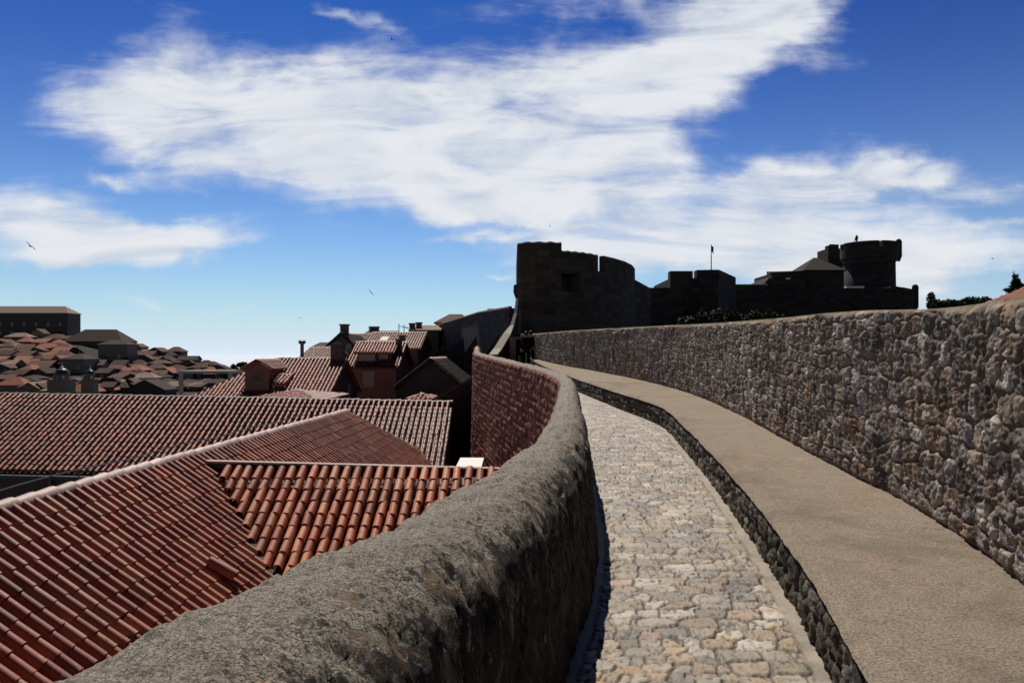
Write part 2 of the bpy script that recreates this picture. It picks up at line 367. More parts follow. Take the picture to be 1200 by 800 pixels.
# --- rubble wall on the right
def build_wall():
    root = empty('rubble_wall', (float(Xw(6)), 6, float(zl(6))), 'long breast-high rubble stone wall with mortar cap beside the raised ledge', 'wall')
    off = np.array(root.location)
    d = dsteps(2.4, 47, .0034, .009); m = 190
    f = np.linspace(-.02, 1, m); D = np.repeat(d[:, None], m, 1); H = Hw(d)[:, None]; Hh = f[None, :] * H
    s = np.repeat(arclen(Xw, d)[:, None], m, 1)
    e, ID = stones(s, Hh, .225, .165, 61, .36, .2, 4.2, .4)
    e2, ID2 = stones(s + 3, Hh, .13, .14, 71, .40, .3, 3.0, .5)
    sm = vn(s * 1.6, Hh * 2.2, 177) > .60
    e = np.where(sm, e2, e); ID = np.where(sm, ID2, ID)
    e = e + .16 * (fbm(s * 16, Hh * 16, 3, 13) - .5)
    capz = H - .015 - .09 * fbm(s * 1.2, s * 0, 3, 12)
    bare = sst(.0, .06, Hh - capz)                        # mortar cap
    patch = sst(.62, .74, fbm(s * .9, Hh * 1.4, 3, 52))   # smeared mortar
    up = sst(.02, .20, e) * (1 - bare) * (1 - .8 * patch) * sst(.0, .05, Hh)
    h2 = np.modf(ID * 71.3)[0]; h3 = np.modf(ID * 33.1)[0]
    rg = 1 - 2 * np.abs(fbm(s * 11 + ID * 40, Hh * 8, 4, 6) - .5); rg2 = 1 - 2 * np.abs(fbm(s * 30, Hh * 22, 3, 16) - .5); rf = fbm(s * 55, Hh * 45, 3, 7) - .5
    lump = fbm(s * 4, Hh * 4, 3, 61) - .5
    q = up * (.012 + .016 * h2) + (.35 + .85 * up) * (.028 * (rg - .75) + .018 * (rg2 - .75)) + .014 * rf + .02 * lump - .03 * bare * sst(capz, H + .02, Hh)
    tx, ty = frame(Xw, d); X = Xw(d)[:, None] - q * ty[:, None]; Y = D + q * tx[:, None]
    st = pal(ID, [(.20, .175, .155), (.165, .14, .12), (.25, .225, .205), (.19, .15, .115), (.14, .12, .108), (.215, .175, .14), (.18, .16, .15), (.29, .265, .24), (.165, .125, .10)]) * (.7 + .5 * h3)[..., None]
    grain = fbm(s * 18, Hh * 12, 4, 99)[..., None]; st = st * (.25 + 1.7 * grain); dkp = sst(.55, .7, fbm(s * 5, Hh * 3.2, 4, 98))[..., None]; st = st * (1 - .62 * dkp)
    mo = np.array([.12, .10, .078]) * (.7 + .6 * fbm(s * 5, Hh * 5, 3, 9))[..., None]
    cap = np.array([.17, .14, .095]); mo = mo + (cap - mo) * bare[..., None]
    C = mo + (st - mo) * sst(.1, .5, up)[..., None]
    red = sst(.6, .72, fbm(s * 1.4, Hh * 2.6, 3, 93)); C = C * (1 - red[..., None] * np.array([.03, .16, .26])) * np.array([1.26, 1.19, 1.10])
    arr('wall_face', np.stack([X, Y, zl(D) + Hh], -1).reshape(-1, 3) - off, grid_faces(len(d), m)[:, ::-1], M['rubble'], root, C.reshape(-1, 3), smooth=True)
    # rounded mortar cap and plain back
    m = 12; a = np.linspace(0, math.pi / 2, 5)
    pr = [(-.002 + .05 * (1 - math.cos(x)), -.05 + .05 * math.sin(x)) for x in a] + [(.2, .01), (.33, .005)] + [(.40 + .05 * math.sin(x), -.05 + .05 * math.cos(x)) for x in a[1:]] + [(.47, -2.4)]
    pr = np.array(pr); m = len(pr); D = np.repeat(d[:, None], m, 1)
    X = Xw(d)[:, None] + .035 + pr[:, 0][None, :]; s = np.repeat(arclen(Xw, d)[:, None], m, 1)
    Z = (zl(d) + Hw(d))[:, None] + pr[:, 1][None, :] + .045 * (fbm(s * 1.6, s * 0 + 2, 3, 5) - .5) - .015 + .02 * (fbm(s * 9, X * 9, 3, 6) - .5)
    C = np.repeat(np.array([[.21, .18, .13]]), X.size, 0) * (.7 + .6 * fbm(s * 4, X * 4, 3, 8)).reshape(-1, 1)
    arr('mortar_cap', np.stack([X, D, Z], -1).reshape(-1, 3) - off, grid_faces(len(d), m)[:, ::-1], M['rubble'], root, C, smooth=True)
build_wall()

# --- parapet on the town side
def build_parapet():
    root = empty('parapet', (float(Xo(4)) + .3, 4, float(zp(4))), 'thick curving parapet with broad rounded lichen-stained mortar top beside the cobbled path', 'wall')
    off = np.array(root.location)
    d = dsteps(.6, 41.5, .0065, .010)
    pr = [(0, -.34), (0, -.28), (0, -.20)]; ro = .13; ri = .25
    pr += [(ro * (1 - math.cos(x)), -ro * .8 + ro * .8 * math.sin(x)) for x in np.linspace(.05, math.pi / 2, 12)]
    pr += [(x, .012 * math.sin((x - ro) / (TH - ro - ri) * math.pi)) for x in np.linspace(ro, TH - ri, 14)[1:]]
    pr += [(TH - ri + ri * math.sin(x), -ri * 1.1 * (1 - math.cos(x))) for x in np.linspace(0.03, math.pi / 2, 22)]
    pr += [(TH + .0001 * k, -ri * 1.1 - (.98 - ri * 1.1) * k) for k in np.linspace(.03, 1, 26)]
    pr = np.array(pr); m = len(pr)
    seg = np.concatenate([[0], np.cumsum(np.hypot(*np.diff(pr, axis=0).T))])
    g = np.gradient(pr, axis=0); g /= np.linalg.norm(g, axis=1)[:, None]; nx, nz = -g[:, 1], g[:, 0]
    S = np.repeat(arclen(Xo, d)[:, None], m, 1); Tt = np.repeat(seg[None, :], len(d), 0)
    q = .046 * (fbm(S * 1.7, Tt * 2.5, 3, 4) - .5) + .032 * (fbm(S * 7, Tt * 7, 4, 5) - .5) + .016 * (fbm(S * 30, Tt * 30, 3, 6) - .5)
    pit = sst(.62, .74, fbm(S * 16, Tt * 16, 3, 15)); q = q - .014 * pit - .022 * sst(.66, .74, fbm(S * 5 + 9, Tt * 5, 3, 35))
    ox = pr[:, 0][None, :] + (THf(d) - TH)[:, None] * np.clip((pr[:, 0] - .06) / (TH - .06), 0, 1.1)[None, :] + BAT(d)[:, None] * np.clip(-pr[:, 1] / .98, 0, 1)[None, :] * (pr[:, 0] > TH * .6)[None, :] + q * nx[None, :]; oz = pr[:, 1][None, :] + q * nz[None, :]
    tx, ty = frame(Xo, d)
    X = Xo(d)[:, None] + ox * ty[:, None]; Y = d[:, None] - ox * tx[:, None]
    Z = zt(d)[:, None] + oz
    zone = np.repeat(np.clip(.02 + seg / (seg[-1]) * 1.0, 0, 1)[None, :], len(d), 0)
    k = np.array([0 if i < 15 else 1 for i in range(m)])
    zz = np.interp(seg, [0, seg[15], seg[28], seg[44], seg[-1]], [0, .05, .30, .72, 1.0])
    zone = np.repeat(zz[None, :], len(d), 0)
    arr('rounded_top', np.stack([X, Y, Z], -1).reshape(-1, 3) - off, grid_faces(len(d), m)[:, ::-1], M['coping'], root, T=zone.ravel(), smooth=True)
    # coursed outer face below
    d = dsteps(8, 42, .0045, .03, -4.); m = 150; h = np.linspace(0, 1, m)
    D = np.repeat(d[:, None], m, 1); top = np.interp(d, [9, 13], [-.27, -.06])[:, None]; Hh = top + (-7.2 - top) * h[None, :]; S = np.repeat(arclen(Xo, d)[:, None], m, 1)
    e, ID = stones(S, Hh, .34, .185, 81, .3, .10, 4, .12); up = sst(.02, .25, e)
    h2 = np.modf(ID * 71.3)[0]; q = up * (.03 + .035 * h2) + .035 * (fbm(S * 8, Hh * 8, 4, 6) - .5) - .035
    q = np.where(D > 10, q + .03, q) * sst(top + .005, top - .05, Hh)
    tx, ty = frame(Xo, d); X = Xo(d)[:, None] - q * ty[:, None] + Hh * .02; Y = D + q * tx[:, None]
    st = pal(ID, [(.24, .12, .095), (.20, .10, .085), (.28, .16, .125), (.17, .09, .075), (.26, .14, .10)]); mo = np.array([.10, .055, .045])
    C = (mo + (st - mo) * sst(.15, .6, up)[..., None]) * np.array([1.0, .78, .62])
    arr('outer_face', np.stack([X, Y, zt(D) + Hh], -1).reshape(-1, 3) - off, grid_faces(len(d), m), M['course'], root, C.reshape(-1, 3), smooth=True)
    dd = np.linspace(-4, 42, 60); V = []
    for z0, z1 in ((-7.1, -14.5),):
        V = np.stack([np.stack([Xo(dd) - .12, dd, zt(dd) + z0], 1), np.stack([Xo(dd) - .4, dd, zt(dd) + z1], 1)], 1).reshape(-1, 3)
    arr('wall_base', V - off, grid_faces(60, 2), M['citywall'], root)
build_parapet()

# ------------------------------------------------------------------ roofs of barrel tiles
CLAY = [(.30, .125, .085), (.26, .10, .07), (.34, .15, .10), (.22, .085, .06), (.30, .14, .105), (.38, .185, .13), (.18, .075, .055), (.33, .12, .07)]
def inpoly(poly, x, y):
    r = np.zeros(x.shape, bool); n = len(poly)
    for i in range(n):
        x0, y0 = poly[i]; x1, y1 = poly[(i + 1) % n]
        if y0 == y1: continue
        r ^= ((y0 > y) != (y1 > y)) & (x < (x1 - x0) * (y - y0) / (y1 - y0) + x0)
    return r
def tiles(P0, a, b, poly, pw=.21, rl=.34, seg=6, rim=True, seed=1, colors=CLAY, chan=True, jit=1.0, br=.342):
    """barrel tiles inside poly (s along the ridge, t down the slope); returns vertices, quads, colours"""
    P0, a, b = (np.array(v, float) for v in (P0, a, b)); n = np.cross(a, b); n /= np.linalg.norm(n); n = n if n[2] > 0 else -n
    rng = np.random.RandomState(seed); ps = np.array(poly); VV = []; FF = []; CC = []; base = 0
    for kind in ((0, 1) if chan else (0,)):
        ss = np.arange(ps[:, 0].min() + (0 if kind else pw / 2), ps[:, 0].max() + pw, pw); tt = np.arange(ps[:, 1].min() + rl / 2, ps[:, 1].max() + rl / 2, rl)
        S, T = np.meshgrid(ss, tt, indexing='ij'); S = S.ravel(); T = T.ravel(); k = inpoly(poly, S, T); S = S[k]; T = T[k]; N = len(S)
        if N == 0: continue
        th = np.linspace(0, math.pi, seg + 1)
        def ring(r, t, h, f): return np.stack([-r * np.cos(th), np.full(seg + 1, t), h + f * r * np.sin(th)], 1)
        if kind == 0:
            rings = [ring((br - .027) * pw, -rl * .5 - .025, .050, 1.), ring(br * pw, rl * .5 + .015, .060, 1.)]
            if rim: rings = [np.concatenate([r[:1] * [1, 1, 0] - [0, 0, -.004], r, r[-1:] * [1, 1, 0] - [0, 0, -.004]]) for r in rings]
            if rim:
                for a_, b_ in (((br - .012) * pw - .012, .015), ((br - .022) * pw - .012, -.1)):
                    r = ring(a_, rl * .5 + b_, .060, 1.); rings.append(np.concatenate([r[:1] * [1, 1, 0] - [0, 0, -.004], r, r[-1:] * [1, 1, 0] - [0, 0, -.004]]))
        else:
            rings = [ring((.73 - br) * pw, -rl * .5 - .03, .004, -.62), ring((.71 - br) * pw, rl * .5 + .02, .016, -.62)]
        tp = np.concatenate(rings); m = len(rings[0]); sg_ = m - 1; nv = len(tp)
        ii = list(range(len(rings) - 1))
        if kind == 0 and rim: rings.insert(2, rings[1]); tp = np.concatenate(rings); nv = len(tp); ii = [0, 2, 3]
        f = np.concatenate([np.stack([np.arange(sg_) + i * m, np.arange(sg_) + 1 + i * m, np.arange(sg_) + 1 + (i + 1) * m, np.arange(sg_) + (i + 1) * m], 1) for i in ii])
        ang = rng.normal(0, .020 * jit, N); js = rng.normal(0, .007 * jit, N); jt = rng.normal(0, .012 * jit, N) + (rng.rand(N) < .02) * rng.uniform(.02, .07, N); jh = rng.uniform(0, .008 * jit, N)
        sag = .02 * (fbm(S * .5 + 3, T * .5, 2, seed + 9) - .5) * jit; jh = jh + sag; js = js + .02 * (fbm(S * .3, T * .9, 2, seed + 19) - .5) * jit
        s = tp[None, :, 0] * np.cos(ang)[:, None] - tp[None, :, 1] * np.sin(ang)[:, None] + (S + js)[:, None]
        t = tp[None, :, 1] + (T + jt)[:, None]; h = tp[None, :, 2] + jh[:, None]
        V = P0 + s[..., None] * a + t[..., None] * b + h[..., None] * n
        c = np.array(colors)[rng.randint(0, len(colors), N)] * rng.uniform(.75, 1.2, N)[:, None]
        big = fbm(S * .35, T * .35, 3, seed)[:, None]; c = c * (.7 + .6 * big) * np.array([.92, .68, .55])
        if kind: c = c * np.array([.16, .14, .14])  # shade between the barrels is put into the channel tile colour
        VV.append(V.reshape(-1, 3)); CC.append(np.repeat(c, nv, 0)); FF.append((f[None] + (np.arange(N) * nv)[:, None, None]).reshape(-1, 4) + base); base += N * nv
    return np.concatenate(VV), np.concatenate(FF), np.concatenate(CC)
def caps(p, q, up=(0, 0, 1), r=.115, L=.42, seed=3, seg=8, colors=CLAY, lift=.03):
    """ridge tiles laid end to end from p to q"""
    p = np.array(p, float); q = np.array(q, float); T = q - p; n = max(1, int(round(np.linalg.norm(T) / L))); l = np.linalg.norm(T) / n; T /= np.linalg.norm(T)
    up = np.array(up, float); sd = np.cross(T, up); sd /= np.linalg.norm(sd); up = np.cross(sd, T)
    rng = np.random.RandomState(seed); th = np.linspace(-.25, math.pi + .25, seg + 1); VV = []; FF = []; CC = []
    for i in range(n):
        for k, (rr, tt, hh) in enumerate(((r * .9, i * l - .03, .0), (r * 1.08, (i + 1) * l + .03, .018))):
            VV.append(p + T * tt + sd * (-rr * np.cos(th))[:, None] + up * (rr * np.sin(th) * .9 + hh - r * .35 + lift + rng.normal(0, .004))[:, None])
        b = i * 2 * (seg + 1); j = np.arange(seg); FF.append(np.stack([b + j, b + j + 1, b + seg + 2 + j, b + seg + 1 + j], 1))
        c = np.array(colors[rng.randint(len(colors))]) * rng.uniform(.8, 1.15); CC.append(np.repeat(c[None], 2 * (seg + 1), 0))
    return np.concatenate(VV), np.concatenate(FF), np.concatenate(CC)
def join(*ts):
    V = []; Fc = []; C = []; k = 0
    for v, f, c in ts: V.append(v); Fc.append(f + k); C.append(c); k += len(v)
    return np.concatenate(V), np.concatenate(Fc), np.concatenate(C)
def put(name, t, parent, mat=None, smooth=True):
    off = np.array(parent.location) if parent else 0
    return arr(name, t[0] - off, t[1], mat or M['tile'], parent, t[2], smooth=smooth)
PALE = [(.40, .28, .24), (.46, .34, .29), (.36, .24, .20), (.43, .30, .25)]

def near_building():
    """hip-and-wing building right under the wall: main ridge runs ahead, the wing reaches towards the wall"""
    ya = R(3); u = np.array([math.cos(ya), -math.sin(ya), 0]); v = np.array([math.sin(ya), math.cos(ya), 0])
    sl = .71; dn = np.array([u[0], u[1], -sl]); dn /= np.linalg.norm(dn)          # east slope falls towards the walk
    zr = -1.98; A0 = np.array([-6.54, 9.8, zr]) ; d0 = -8.0; A = A0 + v * (d0 - 9.8)   # south end of the ridge
    Lr = 26.3 - d0
    root = empty('tiled_roof_house', (-6.0, 9, GROUND), 'nearest house below the parapet with a big barrel-tiled roof and a tiled side wing', 'house')
    # wing ridge
    cw = 15.0 - d0; Cp = A + v * cw + u * .26; Cp = np.array([Cp[0], Cp[1], zr - .20])
    sC = .67; dc = np.array([-v[0], -v[1], -sC]); dc /= np.linalg.norm(dc)
    Lw = 5.9
    # east slope polygon (s along ridge, t down); valley where the wing meets it
    tl = 7.4; k = math.hypot(1, sl)
    def on(sx, ty): return (sx, ty * k)
    vx = 5.6                                           # plan reach of the valley
    wg = .28
    poly = [(0, .08), (Lr, .08), (Lr + .87 * tl / k, tl), (cw + 2.2, tl), (cw + .25, wg * k + .25), (cw, wg * k + .12), (cw - (vx) * sl / sC, (vx) * k), (cw - 7.2, tl), (0, tl)]
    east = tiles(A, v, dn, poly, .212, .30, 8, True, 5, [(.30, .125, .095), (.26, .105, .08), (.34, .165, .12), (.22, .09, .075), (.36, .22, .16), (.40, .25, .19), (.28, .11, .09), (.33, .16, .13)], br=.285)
    dw = np.array([-u[0], -u[1], -sl]); dw /= np.linalg.norm(dw)
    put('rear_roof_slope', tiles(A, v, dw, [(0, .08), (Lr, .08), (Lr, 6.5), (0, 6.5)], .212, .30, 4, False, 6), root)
    put('ridge_cap', caps(A, A + v * Lr, r=.125, seed=4, colors=PALE), root, M['tile'])
    kc = math.hypot(1, sC)
    pw_ = [(.0, .1), (Lw, .1), (Lw, 5 * kc), (5.2 * sC / sl, 5 * kc)]
    put('wing_roof_slope', tiles(Cp, u, dc, [(.22, .1), (Lw, .1), (Lw, 4.6 * kc), (.22 + 4.6 * sC / sl, 4.6 * kc), (.22, .1)], .212, .30, 8, True, 8, [(.56, .27, .18), (.48, .22, .15), (.60, .31, .21), (.42, .18, .12), (.62, .36, .25)]), root)  # sunlit brightness of this slope is put into its tile colours
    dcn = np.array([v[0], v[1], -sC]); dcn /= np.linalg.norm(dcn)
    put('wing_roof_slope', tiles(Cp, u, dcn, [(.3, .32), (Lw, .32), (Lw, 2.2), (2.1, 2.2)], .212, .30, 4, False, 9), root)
    mb = MB()
    p0 = Cp + u * .0; p1 = Cp + u * Lw
    # mortar ridge of the wing: pale top line standing proud
    off0 = np.array(root.location)
    def bar(name, q0, q1, dv, z0, z1, mt):
        dv0, dv1 = dv; mb = MB(); P = [q0 - v * dv0, q1 - v * dv0, q1 + v * dv1, q0 + v * dv1]
        mb.add([p + np.array([0, 0, z0]) for p in P] + [p + np.array([0, 0, z1]) for p in P], [(0, 3, 2, 1), (4, 5, 6, 7), (0, 1, 5, 4), (1, 2, 6, 5), (2, 3, 7, 6), (3, 0, 4, 7)]); arr(name, np.array(mb.V) - off0, mb.F, mt, root)
    dp_ = np.array([0, 0, -.11]); bar('ridge_wall', p0, p1 + dp_, (.02, .12), -.30, .075, M['w_dark']); bar('ridge_coping', p0 - u * .12, p1 + dp_, (.05, .14), .078, .112, M['mortar'])
    # mortar lumps bedding the channels under the ridge
    V = []; Fc = []; rr = random.Random(3)
    nn0 = np.cross(v, dn); nn0 = nn0 if nn0[2] > 0 else -nn0
    for i in range(int(Lr / .212)):
        if rr.random() < .75:
            c = A + v * ((i + 1) * .212 + rr.uniform(-.01, .01)) + dn * (.16 + rr.uniform(0, .10)) + nn0 * .012; a1, b1, h1 = .055, rr.uniform(.07, .12), rr.uniform(.025, .04); k0 = len(V)
            for da, db, dh in ((-1, -1, 0), (1, -1, 0), (1, 1, 0), (-1, 1, 0), (-.6, -.6, 1), (.6, -.6, 1), (.6, .6, 1), (-.6, .6, 1)): V.append(c + v * da * a1 + dn * db * b1 + nn0 * dh * h1)
            Fc += [tuple(k0 + x for x in f) for f in ((4, 5, 6, 7), (0, 1, 5, 4), (1, 2, 6, 5), (2, 3, 7, 6), (3, 0, 4, 7))]
    bed = (np.array(V), np.array(Fc), np.tile(np.array([[.46, .37, .31]]), (len(V), 1)))
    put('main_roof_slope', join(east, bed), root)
    mb = MB(); W_ = [A + v * x - u * .10 + np.array([0, 0, .20 + .05 * abs(math.sin(x * .9))]) for x in np.arange(12, Lr - 4, .7)]; mb.tube([tuple(p) for p in W_], .012, 5); arr('lightning_wire', np.array(mb.V) - off0, mb.F, M['metal'], root)
    for x in np.arange(13, Lr - 4, 2.2):
        p = A + v * x - u * .10; mb = MB(); mb.tube([tuple(p), tuple(p + np.array([0, 0, .24]))], .014, 5); arr('wire_holder', np.array(mb.V) - off0, mb.F, M['metal'], root)
    # gable verge mortar, valley gutter, underlay, walls
    g0 = A + v * Lr; mb = MB(); mb.tube([tuple(g0 + np.array([0, 0, .03])), tuple(g0 + (dn * k + v * .87) * (tl / k) + np.array([0, 0, .03]))], .05, 8)
    arr('verge', np.array(mb.V) - np.array(root.location), mb.F, M['w_brown'], root)
    mb = MB(); off = np.array([0, 0, -.10])
    B = g0; e1 = dn * tl; mb.add([g0 + off, g0 + e1 + off, g0 + e1 + v * .87 * tl / k + off], [(0, 1, 2)]); mb.add([A + off, B + off, B + e1 + off, A + e1 + off], [(0, 1, 2, 3)]); e2 = dw * 6.5; mb.add([A + off, A + e2 + off, B + e2 + off, B + off], [(0, 1, 2, 3)])
    e3 = dc * 4.6 * kc; mb.add([Cp + off, p1 + off, p1 + e3 + off, Cp + e3 + u * 4.6 * sC / sl + off], [(0, 3, 2, 1)]); e4 = dcn * 2.2; mb.add([Cp + off, p1 + off, p1 + e4 + off, Cp + e4 + u * 2 + off], [(0, 1, 2, 3)])
    arr('roof_underlay', np.array(mb.V) - np.array(root.location), mb.F, M['w_dark'], root)
    mb = MB(); vl0 = Cp + np.array([0, 0, -.01]); vl1 = Cp + dc * 4.6 * kc + u * 4.6 * sC / sl
    dz_ = np.array([0, 0, -.10]); mb.tube([tuple(vl0 + dz_), tuple(vl1 + dz_)], .19, 8); arr('valley_gutter', np.array(mb.V) - np.array(root.location), mb.F, M['w_dark'], root)
    hw = 5.6
    def corner(s, x): q = A + v * s + u * x; return (q[0], q[1])
    mb = MB()
    zw = zr - hw * sl - .15
    mb.prism([corner(.4, -hw), corner(.4, 5.8), corner(Lr - .25, 5.8), corner(Lr - .25, -hw)], GROUND - .5, zw)
    arr('wall', np.array(mb.V) - np.array(root.location), mb.F, M['w_brown'], root)
    # a tile vent standing out of the slope
    pos = A0 + v * (11.75 - 9.8) + dn * 2.2; nn = np.cross(v, dn); nn = nn if nn[2] > 0 else -nn
    vent = tiles(pos + nn * .10 - v * .16, v, dn * .96 + nn * .12, [(0, 0), (.24, 0), (.24, .5), (0, .5)], .24, .46, 8, True, 3, PALE[:2] + CLAY[:1], False)
    put('roof_vent', vent, root)
near_building()

# ------------------------------------------------------------------ houses
def house(name, label, cat, x0, x1, y0, y1, base, eave, ridge, wall, roof, hip=0., axis='x', rz=0., tile=None, win=(), chim=(), group=None, over=.3, cols=CLAY, hip0=None):
    """box house; ridge along local x (or y); win = (side, along 0-1, z, w, h, kind); chim = (fx, fy, height, width)"""
    cx, cy = (x0 + x1) / 2, (y0 + y1) / 2
    root = empty(name, (cx, cy, base), label, cat, group, rz)
    w, dp = (x1 - x0) / 2, (y1 - y0) / 2; ez, rzh = eave - base, ridge - base
    sw = axis == 'y'
    L, D2 = (dp, w) if sw else (w, dp)
    def tr(p): return (p[1], p[0], p[2]) if sw else p
    def fl(f): return f[::-1] if sw else f
    mb = MB(); mb.box(-w, w, -dp, dp, 0, ez); he = [hip if hip0 is None else hip0, hip]
    k = (rzh - ez) / D2
    for sgn, h in ((-1, he[0]), (1, he[1])):
        if h <= 0: mb.add([tr((sgn * L, -D2, ez)), tr((sgn * L, D2, ez)), tr((sgn * L, 0, rzh - .05)), tr((sgn * (L - .25), -D2, ez)), tr((sgn * (L - .25), D2, ez)), tr((sgn * (L - .25), 0, rzh - .05))], [(0, 1, 2), (5, 4, 3), (0, 2, 5, 3), (1, 4, 5, 2)])
    mb.build('wall', wall, root)
    O = over; e0, e1 = (O if he[0] <= 0 else O), (O if he[1] <= 0 else O)
    zo = ez - O * k
    a0 = -L - e0 if he[0] <= 0 else -L + he[0]; a1 = L + e1 if he[1] <= 0 else L - he[1]
    th = .14
    top = [(-L - e0, -D2 - O, zo), (L + e1, -D2 - O, zo), (L + e1, D2 + O, zo), (-L - e0, D2 + O, zo), (a0, 0, rzh), (a1, 0, rzh)]
    V = [tr(p) for p in top] + [tr((p[0], p[1], p[2] - th)) for p in top]
    Fc = [(0, 1, 5, 4), (2, 3, 4, 5), (6, 10, 11, 7), (8, 11, 10, 9), (0, 6, 7, 1), (2, 8, 9, 3)]
    Fc += [(3, 0, 4), (9, 10, 6), (3, 9, 6, 0)] if he[0] > 0 else [(0, 4, 10, 6), (4, 3, 9, 10)]
    Fc += [(1, 2, 5), (7, 11, 8), (1, 7, 8, 2)] if he[1] > 0 else [(5, 1, 7, 11), (2, 5, 11, 8)]
    ro = arr('roof', V, [fl(f) for f in Fc], roof, root)
    if tile:
        pw, rl, sg = tile; ts = []
        for s, sd in ((-1, 1), (1, 2)):
            a = np.array([1., 0, 0]); b = np.array([0, s * 1., -k]); kk = np.linalg.norm(b); b /= kk; tl = (D2 + O) * kk
            poly = [(a0 + L + e0, 0), (a1 + L + e0, 0), (2 * L + e0 + e1, tl), (0, tl)]
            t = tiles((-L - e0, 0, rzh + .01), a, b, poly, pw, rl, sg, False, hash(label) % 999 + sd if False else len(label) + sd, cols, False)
            ts.append(t)
        for hp, sx in ((he[0], -1), (he[1], 1)):
            if hp > 0:
                kx = (rzh - zo) / (hp + O); b = np.array([sx * 1., 0, -kx]); kk = np.linalg.norm(b); b /= kk; tl = (hp + O) * kk; hw_ = D2 + O
                ax = a0 if sx < 0 else a1
                ts.append(tiles((ax, -hw_, rzh + .01), (0, 1., 0), b, [(hw_, 0), (2 * hw_, tl), (0, tl)], pw, rl, sg, False, 17 + sx, cols, False))
        ts.append(caps((a0, 0, rzh + .03), (a1, 0, rzh + .03), r=pw * .6, L=.45, seg=4, colors=PALE))
        v, f, c = join(*ts)
        if sw: v = v[:, [1, 0, 2]]; f = f[:, ::-1]
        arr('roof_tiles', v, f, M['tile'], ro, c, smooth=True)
    for (sd, al, z, ww, hh, kd) in win:
        wf = MB(); pn = MB(); z -= 0
        fr = .09
        def bx(m, lo, hi, zz0, zz1, d0, d1):
            if sd == 'f': m.box(lo, hi, -dp - d1, -dp - d0, zz0, zz1)
            elif sd == 'r': m.box(w + d0, w + d1, lo, hi, zz0, zz1)
            else: m.box(-w - d1, -w - d0, lo, hi, zz0, zz1)
        span = w if sd == 'f' else dp; c = -span + al * 2 * span; zb = z - base
        a_, b_ = c - ww / 2, c + ww / 2
        bx(wf, a_ - fr, a_, zb - fr, zb + hh + fr, -.02, .05); bx(wf, b_, b_ + fr, zb - fr, zb + hh + fr, -.02, .05)
        bx(wf, a_, b_, zb + hh, zb + hh + fr, -.02, .048); bx(wf, a_ , b_, zb - fr, zb, -.02, .07)
        o = wf.build('window', wall if kd != 's' else M['shutter'], root); bx(pn, a_, b_, zb, zb + hh, -.015, .02)
        pn.build('shutter' if kd == 's' else 'pane', M['shutter'] if kd == 's' else M['pane'], o)
    for (fx, fy, h, cw) in chim:
        x = -w + fx * 2 * w; y = -dp + fy * 2 * dp; zz = rzh - abs((y if not sw else x)) * k - .4
        cb = MB(); cb.box(x - cw / 2, x + cw / 2, y - cw / 2, y + cw / 2, zz, zz + h + .4); cb.box(x - cw / 2 - .08, x + cw / 2 + .08, y - cw / 2 - .08, y + cw / 2 + .08, zz + h + .4, zz + h + .52)
        cb.build('chimney', M['w_brown'], ro)
    return root

